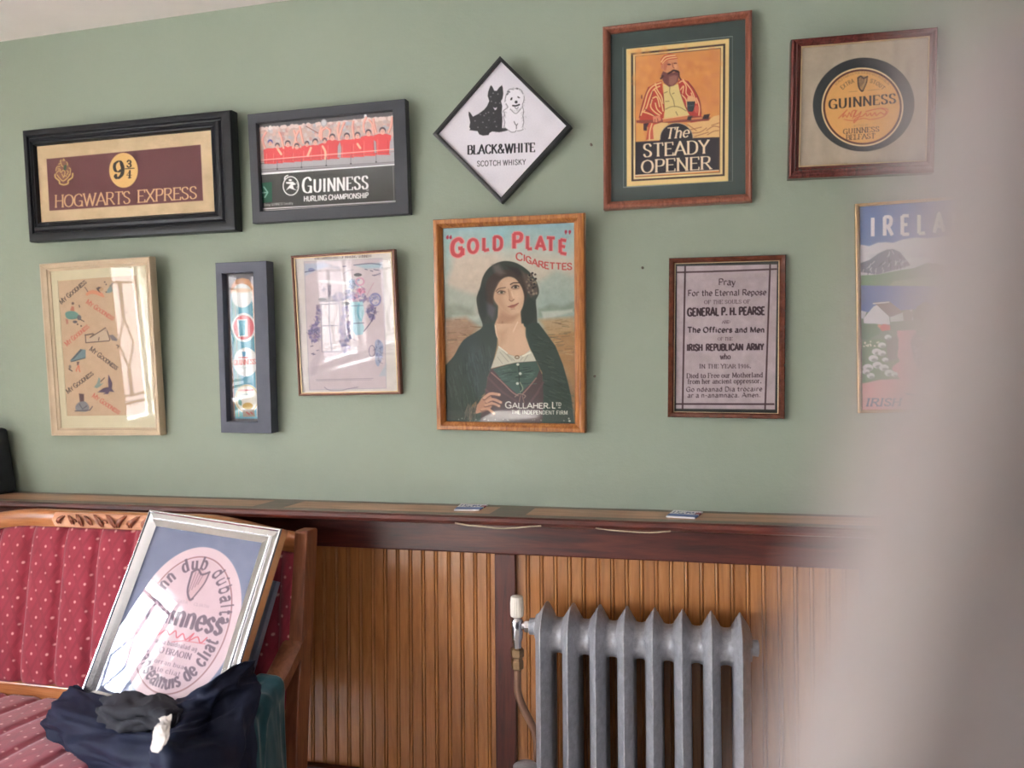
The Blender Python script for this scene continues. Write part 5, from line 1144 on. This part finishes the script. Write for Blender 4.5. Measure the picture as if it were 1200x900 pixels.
V = [(x, -.2472, cz(x)+s_*hh) for x in np.linspace(-1.69, -1.29, 40) for s_, hh in ((1, .0185*min(1, 8*(1-abs(x+1.49)/.2001)**.6)), (-1, .0185*min(1, 8*(1-abs(x+1.49)/.2001)**.6)))]
pl = MB().add(V, [(2*i, 2*i+2, 2*i+3, 2*i+1) for i in range(39)]); k0 = len(pl.V)
pl.add([(v[0], -.242, v[2]) for v in V], [(2*i, 2*i+1, 2*i+3, 2*i+2) for i in range(39)])
pl.F += [(2*i, k0+2*i, k0+2*i+2, 2*i+2) for i in range(39)]+[(2*i+1, 2*i+3, k0+2*i+3, k0+2*i+1) for i in range(39)]
sub(tag(pl.build('carved_panel', M['carve'], None), 'pale sunk panel of the crest rail'))
sub(tag(cv.build('carving', M['leaf'], None, smooth=True, angle=60), 'brown carved leaf scrolls'))
sub(MB().box(SX0+.03, SX1-.03, yback(.53)-.004, yback(.53)+.045, .515, .553).build('lower_rail', M['oak'], None, bevel=.004))
# seat with seams running to the front
V, UV = [], []; us = np.linspace(SX0+.03, SX1-.05, 140); ws = np.linspace(0, 1, 40)
for k in ws:
    y = -.315-k*.53
    for x in us:
        q = ((x+1.5478) % ch)/ch
        z = .527+.014*math.sin(min(1, k*1.05)*math.pi)-.018*max(0, (k-.93)/.07)**2-.010*(abs(2*q-1)**7)
        V.append((x, y, z)); UV.append((x, y))
Fc = grid_faces(len(ws), len(us)); seat = sub(mesh('seat', V, Fc, M['red'], None, smooth='all', uv=UV))
s = seat.modifiers.new('pad', 'SOLIDIFY'); s.thickness = .075; s.offset = -1
sub(MB().box(SX0+.03, SX1-.03, -.83, -.31, .37, .448).build('seat_frame', M['oak'], None, bevel=.004))
def arm_prof(y):
    return float(np.interp(-y, [.25, .30, .36, .42, .50, .60, .72, .80], [.742, .702, .660, .632, .612, .602, .596, .58]))
for sd, xa, xb in ((1, SX1-.052, SX1), (-1, SX0, SX0+.052)):
    ys = np.linspace(-.235, -.80, 30); A = MB()
    ring = []
    for y in ys:
        z = arm_prof(y); ring.append([(xa, y, z-.036), (xb, y, z-.036), (xb, y, z-.006), (xb-.008, y, z), (xa+.008, y, z), (xa, y, z-.006)])
    V = [p for r in ring for p in r]; m = 6
    Fc = [(i*m+k, i*m+(k+1) % m, (i+1)*m+(k+1) % m, (i+1)*m+k) for i in range(len(ring)-1) for k in range(m)]+[tuple(range(m)), tuple((len(ring)-1)*m+k for k in range(m))]
    sub(mesh('armrest', V, Fc, M['oakz'], None, smooth=True, angle=35))
    xp0, xp1 = (SX1-.036, SX1-.001) if sd > 0 else (SX0+.001, SX0+.036)
    rr = lambda z: -.205-.105*(.966-z)
    sub(MB().prism([(rr(.966), .962), (rr(.966)-.006, .968), (rr(.966)-.048, .968), (rr(.966)-.053, .962), (rr(.74)-.056, .74), (rr(.5)-.058, .5), (rr(.09)-.03, Z0), (rr(.09)+.012, Z0), (rr(.5), .5)], 'X', xp0, xp1).build('back_post', M['oakz'], None, bevel=.003))
    sub(MB().prism([(-.735, .585), (-.79, .585), (-.785, .45), (-.772, Z0), (-.735, Z0), (-.742, .45)], 'X', xa+.006, xb-.004).build('front_leg', M['oakz'], None, bevel=.004))
# ------------------------------------------------------------------ cast iron radiator with its valve and pipe
M['iron'] = NT('aluminium_painted_iron').set(Base_Color=rgba((128, 126, 126)), Metallic=.75, Roughness=.36).m
def iron():
    t = NT('silver_painted_cast_iron'); v = t.coord(); n = t.noise(v, 60, 6, .7)
    t.set(Base_Color=t.ramp(n, [(.3, rgba((146, 146, 150))), (.7, rgba((182, 182, 188)))]), Metallic=.3, Roughness=t.math('MULTIPLY_ADD', n, .3, .26)); t.bump(t.noise(v, 130, 5, .7), .35, .003); return t.m
M['iron'] = iron()
M['copper'] = m_plain('dull_copper_pipe', (138, 104, 84), .4, .45, .12); M['brassnut'] = m_metal('old_brass', (150, 124, 96), .35, .2)
M['chrome'] = m_metal('chromed_valve', (196, 192, 196), .2); M['whitecap'] = m_plain('ivory_plastic', (232, 222, 208), .35, var=.04)
NS, PITCH_, RX0, RY, RZT, RZB = 8, .0647, -.372, -.115, .718, .17
rad = empty('radiator', (RX0+3.5*PITCH_, RY, Z0), 'silver painted cast iron column radiator under the dado ledge', 'radiator')
def subr(o, par=None): o.data.transform(Matrix.Translation(-Vector((RX0+3.5*PITCH_, RY, Z0)))); o.parent = par or rad; return o
def section(x, foot):
    b = MB(); rc = .041; path = []
    for a in np.linspace(0, math.pi, 17): path.append((RY-rc*math.cos(a), RZT+rc*math.sin(a)*.75, a))
    nrm = []
    pts = [(RY-rc, RZB+k*(RZT-RZB)/14, -1, 0) for k in range(15)]
    for a in np.linspace(0, math.pi, 19)[1:-1]: pts.append((RY-rc*math.cos(a), RZT+rc*math.sin(a)*.8, -math.cos(a), math.sin(a)))
    pts += [(RY+rc, RZT-k*(RZT-RZB)/14, 1, 0) for k in range(15)]
    for a in np.linspace(0, math.pi, 19)[1:-1]: pts.append((RY+rc*math.cos(a), RZB-rc*math.sin(a)*.8, math.cos(a), -math.sin(a)))
    prof = [(.0365, .0010), (.031, .0042), (.010, .0155), (-.006, .0195), (-.022, .0165), (-.034, .006)]
    prof = prof+[(o, -d) for o, d in prof[::-1]]; m = len(prof); V = []
    for i, (y, z, ny, nz) in enumerate(pts):
        for o, d in prof:
            oo = o*(1.08 if nz > .2 and o > .02 else 1)
            V.append((x+d*(1 if nz <= .3 or o > .02 else 1.25), y+ny*oo, z+nz*oo))
    n = len(pts); Fc = [(i*m+k, i*m+(k+1) % m, ((i+1) % n)*m+(k+1) % m, ((i+1) % n)*m+k) for i in range(n) for k in range(m)]
    b.add(V, Fc)
    b.prism([(x-.017, RY-.03), (x-.017, RY+.03), (x+.017, RY+.03), (x+.017, RY-.03)], 'Z', RZB, RZT)  # centre web, added to block light between the columns
    if foot:
        for y in (RY-.05, RY+.05): b.lathe([(.017, RZB-.02), (.014, RZB-.055), (.02, Z0+.004), (.022, Z0)], (x, y, 0))
    return b
for k in range(NS): subr(section(RX0+k*PITCH_, k in (0, NS-1)).build('section', M['iron'], None, smooth=True, angle=55))
for z0 in (RZT-.004, RZB+.01):
    h = MB(); prof = []
    for k in range(NS-1):
        x = RX0+k*PITCH_
        for t in np.linspace(.12, .88, 9): prof.append((.041+.026*abs((2*t-1)/.76)**3, x+t*PITCH_))
    prof = [(.03, RX0-.004)]+prof+[(.03, RX0+7*PITCH_+.004)]
    h.lathe(prof, (0, RY, z0), 'X', 32); subr(h.build('hub', M['iron'], None, smooth=True, angle=50))
e = MB().lathe([(.036, 0), (.034, .012), (.03, .02), (.018, .022), (.018, .034), (.012, .036)], (RX0+7*PITCH_+.004, RY, RZT-.004), 'X', 24); subr(e.build('end_plug', M['iron'], None, smooth=True))
e = MB().lathe([(.012, -.042), (.02, -.040), (.02, -.026), (.03, -.024), (.034, -.014), (.037, -.004), (.04, 0)], (RX0, RY, RZT+.012), 'X', 24); subr(e.build('inlet_bush', M['iron'], None, smooth=True))
vx = -.4445; vz = .73
v_ = MB().tube([(RX0-.03, RY, vz), (vx, RY, vz)], .0095, 14); v_.lathe([(.0155, -.01), (.0165, 0), (.0155, .01)], (vx+.03, RY, vz), 'X', 6)
v_.lathe([(.011, .668), (.011, .69), (.0145, .70), (.0155, .715), (.0155, .742), (.010, .750), (.012, .758)], (vx, RY, 0)); valve = subr(v_.build('valve', M['chrome'], None, smooth=True))
cp = []
for i in range(40): cp.append(.0158+(.0007 if i % 2 else -.0004))
c_ = MB()
V = []; prof = [(.92, .752), (1, .757), (1, .783), (.97, .789), (.9, .80), (.55, .803)]
for f, z in prof:
    for k in range(40): q = 2*math.pi*k/40; r = cp[k]*f; V.append((vx+r*math.cos(q), RY+r*math.sin(q), z))
c_.add(V, [(i*40+k, i*40+(k+1) % 40, (i+1)*40+(k+1) % 40, (i+1)*40+k) for i in range(5) for k in range(40)]+[tuple(range(40))[::-1], tuple(200+k for k in range(40))])
o = c_.build('valve_cap', M['whitecap'], None, smooth=True); subr(o); o.parent = valve; tag(o, 'ivory valve cap')
nb = MB().lathe([(.0115, .622), (.0155, .626), (.0155, .644), (.0125, .648), (.0125, .651), (.017, .655), (.017, .672), (.012, .676)], (vx, RY, 0), 'Z', 6); subr(nb.build('pipe_nut', M['brassnut'], None))
pp = [(vx, RY, .655), (vx, RY, .60), (vx, RY, .575), (vx+.004, RY, .555), (vx+.014, RY, .53), (vx+.03, RY, .50), (vx+.04, RY, .48), (vx+.046, RY, .46), (vx+.047, RY, .43), (vx+.047, RY, .36), (vx+.047, RY, .2), (vx+.047, RY, Z0)]
subr(MB().tube(spline(pp, 5), .0092, 14).build('feed_pipe', M['copper'], None, smooth=True))
f_ = on_y(618, 897, RY-.05)
subr(MB().lathe([(.0, -.012), (.026, -.012), (.030, -.006), (.030, .002), (.024, .007), (.008, .009)], (f_[0]-.004, f_[1], f_[2]-.004), 'Z', 24).tube([(f_[0], f_[1], f_[2]-.01), (f_[0], f_[1]+.03, f_[2]-.04), (vx+.047, RY, f_[2]-.07)], .009, 10).build('lockshield', M['iron'], None, smooth=True))
# ------------------------------------------------------------------ small things
def m_card():
    t = NT('printed_beer_mat'); tc = t.new('TexCoord'); sp = t.new('SeparateXYZ'); t.link(tc.outputs['UV'], sp.inputs[0]); u, v = sp.outputs[0], sp.outputs[1]
    nz = t.noise(t.coord('UV', (16, 5, 1)), 1., 1)
    band = t.math('MULTIPLY', t.math('LESS_THAN', v, .42), t.math('GREATER_THAN', v, .06))
    mark = t.math('MULTIPLY', t.math('GREATER_THAN', nz, .52), t.math('MULTIPLY', t.math('GREATER_THAN', v, .45), t.math('LESS_THAN', v, .85)))
    mark = t.math('MULTIPLY', mark, t.math('MULTIPLY', t.math('GREATER_THAN', u, .08), t.math('LESS_THAN', u, .92)))
    c = t.mix(band, rgba((236, 232, 236)), rgba((90, 116, 184))); c = t.mix(mark, c, rgba((104, 112, 160)))
    red = t.math('MULTIPLY', t.math('GREATER_THAN', u, .84), t.math('MULTIPLY', t.math('GREATER_THAN', v, .5), t.math('LESS_THAN', v, .78))); c = t.mix(red, c, rgba((150, 60, 86)))
    t.set(Base_Color=c, Roughness=.5); return t.m
M['mat'] = m_card()
for q, lab in (([(532, 597), (561.5, 597), (574.5, 589.7), (541, 589.7)], 'blue and white beer mat on the ledge below the cigarette poster'),
               ([(780.5, 604.5), (814, 606.5), (824, 599.5), (789.5, 597.5)], 'blue and white beer mat on the ledge below the memorial sheet'),
               ([(1043, 611), (1079, 613), (1085, 606.5), (1043, 605.5)], 'pale beer mat on the ledge below the travel poster')):
    P = [on_z(a, b, LEDGE+.0035) for a, b in q]; c = sum(P)/4
    P = [np.array([p[0], max(-.14, min(-.012, p[1])), LEDGE+.0035]) for p in P]
    V = [tuple(p-c) for p in P]+[(p[0]-c[0], p[1]-c[1], -.0032) for p in P]
    V = [(v[0], v[1], v[2]+.0032) for v in V]
    o = mesh('beer_mat', V, [(0, 1, 2, 3), (7, 6, 5, 4), (0, 4, 5, 1), (1, 5, 6, 2), (2, 6, 7, 3), (3, 7, 4, 0)], M['mat'], uv=[(0, 0), (1, 0), (1, 1), (0, 1)]*2)
    o.location = (c[0], c[1], LEDGE+.0002); tag(o, lab, 'beer mat', 'beer mats on the ledge')
M['wire'] = m_plain('pale_cable', (170, 150, 128), .5, var=.1)
wx = [on_y(a, b, -.190) for a, b in ((533, 613), (548, 615.5), (565, 617), (583, 619), (605, 618.5), (620, 617), (634, 616.5))]
wx[0][1] = wx[-1][1] = -.188
o = MB().tube(spline([tuple(p) for p in wx], 5), .0019, 8).build('cable', M['wire'], None, smooth=True); tag(o, 'pale cable drooping under the ledge edge below the cigarette poster', 'cable', 'cables under the ledge')
wx = [on_y(a, b, -.190) for a, b in ((698, 619), (718, 621.5), (745, 623.5), (765, 624), (786, 622.5))]
o = MB().tube(spline([tuple(p) for p in wx], 5), .0017, 8).build('cable', M['wire'], None, smooth=True); tag(o, 'pale cable under the ledge edge between the cigarette poster and the memorial sheet', 'cable', 'cables under the ledge')
M['screw'] = m_metal('dull_screw', (120, 112, 104), .4)
for px, py, lab in ((753, 314, 'screw in the bare green wall left of the memorial sheet'), (697, 441, 'screw in the green wall right of the cigarette poster'), (693, 170, 'screw in the green wall left of the teak framed poster')):
    p = on_y(px, py, 0)
    o = MB().lathe([(.0055, 0.0), (.0055, -.002), (.004, -.004), (.0022, -.0045), (.0018, -.012), (.0042, -.013), (.0046, -.0145), (.003, -.0165)], (0, 0, 0), 'Y', 14).build('wall_screw', M['screw'], None, smooth=True); o.location = p; o.scale = (.6, .6, .6); tag(o, lab, 'screw', 'screws in the green wall')
# dark speaker at the left end of the ledge
M['spk'] = m_plain('black_speaker_case', (34, 36, 42), .6, var=.15); M['grille'] = m_plain('speaker_grille', (24, 26, 30), .8, var=.3, scale=300)
a = on_y(22, 577, -.012); a[0] -= .002
sx = a[0]; spk = empty('speaker', (sx-.09, -.08, LEDGE), 'black tapered speaker standing at the left end of the ledge', 'speaker')
h_ = .20
o = MB().add([(-.09, -.05, 0), (.09, -.05, 0), (.09, .07, 0), (-.09, .07, 0), (-.07, -.035, h_), (.062, -.035, h_), (.062, .06, h_), (-.07, .06, h_)], [(3, 2, 1, 0), (4, 5, 6, 7), (0, 1, 5, 4), (1, 2, 6, 5), (2, 3, 7, 6), (3, 0, 4, 7)]).build('case', M['spk'], spk, bevel=.012)
MB().add([(-.075, -.0535, .02), (.075, -.0535, .02), (.055, -.041, h_-.02), (-.055, -.041, h_-.02), (-.075, -.047, .02), (.075, -.047, .02), (.055, -.035, h_-.02), (-.055, -.035, h_-.02)], [(0, 1, 2, 3), (7, 6, 5, 4), (0, 4, 5, 1), (1, 5, 6, 2), (2, 6, 7, 3), (3, 7, 4, 0)]).build('grille', M['grille'], spk)
# ------------------------------------------------------------------ jacket thrown on the seat, and the teal garment on the arm
from mathutils import noise as mn
def cloth(name, rows, mat, parent, origin, seed, amp=.012, n=12, fold=(1, .4), thick=.003, world_pts=False):
    W = [[p if world_pts else tuple(on_y(*p)) if p[2] > -.85 else tuple(hit(p[0], p[1], (p[2], 0, 0), np.array([1., 0, 0]))) for p in r] for r in rows]   # third number: the y of the cloth there, or below -.85 its x
    A = grid_surface(W, n); r, c, _ = A.shape
    du = np.gradient(A, axis=1); dv = np.gradient(A, axis=0); N = np.cross(du, dv); N /= np.linalg.norm(N, axis=2, keepdims=True)+1e-9
    if (N[..., 1].mean() > 0): N = -N
    for i in range(r):
        for j in range(c):
            u, v = j/n, i/n; p = A[i, j]
            q = Vector((u*fold[0]*1.3+seed*7.1, v*fold[1]*1.3+seed, seed*3.3)); w = Vector((mn.noise(q*1.1), mn.noise(q*1.1+Vector((9, 3, 1))), 0))*.7
            f = 1-abs(mn.noise(q+w))*2.2; g = 1-abs(mn.noise(q*2.3+w*1.4))*2.2; h = mn.noise(Vector(p)*90)
            A[i, j] = p+N[i, j]*(amp*f+amp*.38*g)
    V = A.reshape(-1, 3)-np.array(origin)
    o = mesh(name, V, grid_faces(r, c), mat, parent, smooth='all')
    s = o.modifiers.new('thickness', 'SOLIDIFY'); s.thickness = thick; s.offset = -1
    return o
def m_cloth(name, col, rough=.7, sheen=.2):
    t = NT(name); v = t.coord(); n = t.noise(v, 25, 4); t.set(Base_Color=t.ramp(n, [(.3, rgba(col, .85)), (.7, rgba(col, 1.15))]), Roughness=rough, Sheen_Weight=sheen, Specular_IOR_Level=.18); t.bump(t.noise(v, 420, 2), .12, .0015); return t.m
M['navy'] = m_cloth('navy_nylon', (30, 35, 55), .6, 0); M['greylining'] = m_cloth('dark_grey_lining', (50, 50, 56), .8, 0); M['teal'] = m_cloth('teal_fleece', (28, 70, 78), .9, .4); M['tagw'] = m_cloth('white_label', (214, 206, 200), .6)
jo = on_y(190, 870, -.62); jo[2] = .535
jk = empty('jacket', jo, 'crumpled navy jacket lying on the red seat in front of the silver framed label', 'jacket')
cloth('body', [[(183, 842, -.53), (196, 832, -.545), (214, 820, -.55), (238, 803, -.99), (260, 789, -.96), (279, 779, -.955), (293, 776, -.952)],
               [(181, 852, -.60), (196, 848, -.62), (215, 841, -.63), (241, 826, -.985), (264, 809, -.955), (284, 795, -.945), (299, 787, -.94)],
               [(181, 866, -.68), (197, 864, -.70), (217, 858, -.68), (244, 848, -.975), (270, 835, -.94), (290, 821, -.922), (302, 812, -.918)],
               [(183, 892, -.73), (199, 890, -.75), (220, 886, -.72), (247, 880, -.905), (273, 870, -.900), (289, 860, -.898), (298, 854, -.896)],
               [(188, 925, -.76), (202, 925, -.77), (222, 925, -.73), (248, 925, -.893), (270, 925, -.898), (281, 925, -.892), (290, 925, -.890)]], M['navy'], jk, jo, 1, .012, 10, (.32, 1.0))
cloth('sleeve', [[(90, 806, -.455), (104, 815, -.47), (128, 822, -.49), (155, 828, -.51), (190, 840, -.54)],
                 [(70, 820, -.48), (88, 832, -.53), (118, 842, -.57), (152, 850, -.60), (190, 852, -.63)],
                 [(57, 843, -.50), (76, 856, -.57), (112, 866, -.63), (150, 872, -.67), (190, 874, -.69)],
                 [(62, 864, -.53), (86, 880, -.60), (122, 890, -.66), (152, 902, -.70), (190, 910, -.73)],
                 [(72, 872, -.52), (98, 888, -.56), (130, 902, -.60), (156, 918, -.63), (190, 930, -.66)]], M['navy'], jk, jo, 2, .014, 12, (.3, .9))
cloth('lining', [[(117, 826, -.50), (132, 820, -.525), (152, 818, -.545), (178, 819, -.56), (198, 826, -.57), (210, 838, -.57)],
                 [(116, 834, -.56), (132, 833, -.60), (154, 833, -.63), (178, 834, -.64), (198, 838, -.64), (208, 842, -.63)],
                 [(118, 846, -.58), (134, 849, -.62), (155, 850, -.65), (177, 848, -.66), (196, 846, -.66), (206, 846, -.65)],
                 [(122, 852, -.56), (138, 857, -.60), (156, 857, -.62), (176, 852, -.63), (192, 848, -.63), (202, 848, -.62)]], M['greylining'], jk, jo, 3, .011, 12, (.5, .8))
cloth('label', [[(186, 842, -.70), (194, 841, -.705), (202, 838, -.70)], [(188, 848, -.735), (194, 849, -.74), (199, 850, -.74)], [(183, 852, -.75), (191, 854, -.76), (198, 856, -.755)], [(180, 866, -.765), (189, 868, -.775), (198, 866, -.77)], [(178, 880, -.775), (186, 882, -.785), (193, 874, -.78)]], M['tagw'], jk, jo, 4, .003, 8, (1, 1), .001)
tx = SX1
rows = []
ysT = [-.385, -.42, -.455, -.49, -.52, -.55]
for k, (dx, dz) in enumerate(((-.075, -.09), (-.068, -.02), (-.052, .010), (-.026, .013), (.001, .006), (.010, -.03), (.014, -.13), (.014, -.25), (.012, -.36))):
    rows.append([(tx+dx, y-.004*max(0, k-4), arm_prof(y)+dz) for y in ysT])
to = (tx, -.5, .55)
tl = empty('fleece', to, 'teal fleece hanging over the right arm of the settee', 'garment')
cloth('drape', rows, M['teal'], tl, to, 6, .007, 9, (.7, .3), .004, True)
# ------------------------------------------------------------------ hand of the person taking the photograph, a forefinger in front of the lens
def m_skin():
    t = NT('skin'); v = t.coord(); n = t.noise(v, 60, 4); t.set(Base_Color=t.ramp(n, [(.3, rgba((132, 122, 121))), (.7, rgba((148, 138, 137)))]), Roughness=.5, Subsurface_Weight=.15, Subsurface_Radius=(.006, .003, .002)); t.bump(t.noise(v, 300, 3), .2, .001); return t.m
M['skin'] = m_skin(); M['sleeve'] = m_cloth('dark_blue_sleeve', (36, 44, 66), .8)
def cw(x, y, d): return CAM+CX*x+CU*y+CF*d
def cpx(px, py, d): return CAM+ray(px, py)*d
HO = cpx(1500, 2200, .06)
hand = empty('hand', HO, 'blurred hand with raised fingers close in front of the lens at the right edge', 'hand')
HAND = dict(
    nodes=[('wrist', cw(.060, -.185, .045), .027), ('palm0', cw(.054, -.145, .060), .029), ('palm1', cw(.046, -.113, .074), .023),
           ('i1', cw(.034, -.088, .083), .0108), ('i2', cpx(998, 965, .068), .0098), ('i3', cpx(1122, 560, .056), .0086), ('i4', cpx(1196, 190, .049), .0080), ('i5', cpx(1215, -40, .047), .0068),
           ('m1', cw(.052, -.090, .088), .0105), ('m2', cpx(1245, 1000, .086), .0098), ('m3', cpx(1300, 560, .076), .0088), ('m4', cpx(1330, 200, .070), .0080), ('m5', cpx(1336, 60, .069), .0068),
           ('r1', cw(.066, -.094, .085), .010), ('r2', cw(.070, -.093, .114), .0088), ('r3', cw(.078, -.112, .128), .0078), ('r4', cw(.083, -.129, .124), .0064),
           ('p1', cw(.080, -.101, .078), .009), ('p2', cw(.087, -.100, .101), .0078), ('p3', cw(.094, -.116, .112), .007), ('p4', cw(.098, -.130, .108), .0058),
           ('t1', cw(.034, -.148, .074), .013), ('t2', cw(.024, -.132, .098), .0108), ('t3', cw(.028, -.124, .122), .0095), ('t4', cw(.036, -.122, .136), .0075)],
    edges=['wrist palm0', 'palm0 palm1', 'palm1 i1', 'i1 i2', 'i2 i3', 'i3 i4', 'i4 i5', 'palm1 m1', 'm1 m2', 'm2 m3', 'm3 m4', 'm4 m5', 'palm1 r1', 'r1 r2', 'r2 r3', 'r3 r4', 'palm1 p1', 'p1 p2', 'p2 p3', 'p3 p4', 'palm0 t1', 't1 t2', 't2 t3', 't3 t4'])
names = [q[0] for q in HAND['nodes']]
me = bpy.data.meshes.new('body'); me.from_pydata([tuple(q[1]-HO) for q in HAND['nodes']], [tuple(names.index(w) for w in e.split()) for e in HAND['edges']], [])
hb = link(bpy.data.objects.new('body', me), hand); me.materials.append(M['skin'])
sk = hb.modifiers.new('skin', 'SKIN'); sk.use_smooth_shade = True; sk.branch_smoothing = .4
for i, q in enumerate(HAND['nodes']): me.skin_vertices[0].data[i].radius = (q[2], q[2]*.94)
me.skin_vertices[0].data[0].use_root = True
sb = hb.modifiers.new('sub', 'SUBSURF'); sb.levels = sb.render_levels = 2
w0, w1 = cw(.0605, -.188, .043)-HO, cw(.15, -.40, -.10)-HO
b = MB(); P = [tuple(w0+(w1-w0)*t) for t in (0, .02, .05, .2, .5, 1.)]
b.tube(P, [.033, .037, .037, .040, .047, .055], 24); b.build('sleeve', M['sleeve'], hand, smooth=True, angle=60)
M['phone'] = m_plain('dark_phone_glass', (30, 32, 38), .2, var=.1); M['phoneframe'] = m_metal('phone_rim', (150, 152, 158), .3)
PM = Matrix([[CX[i], CU[i], -CF[i], CAM[i]] for i in range(3)]+[[0, 0, 0, 1]])  # phone is out of view, added to shade the fingers
ph = empty('phone', None, 'unseen dark phone added behind the lens to shade the blurred hand', 'phone', None, PM@Matrix.Translation((-.046, .014, .0058)))
def rrect(w, h, r): return [(sx*(w-r)+r*math.cos(a), sy*(h-r)+r*math.sin(a)) for sx, sy, a0 in ((1, 1, 0), (-1, 1, 90), (-1, -1, 180), (1, -1, 270)) for a in np.radians(np.linspace(a0, a0+90, 7))]
MB().prism(rrect(.078, .037, .010), 'Z', -.0034, .0034).build('body', M['phoneframe'], ph, bevel=.0008)
MB().prism(rrect(.0765, .0355, .009), 'Z', -.0039, -.0033).build('back_glass', M['phone'], ph); MB().prism(rrect(.0765, .0355, .009), 'Z', .0033, .0039).build('screen', M['phone'], ph)
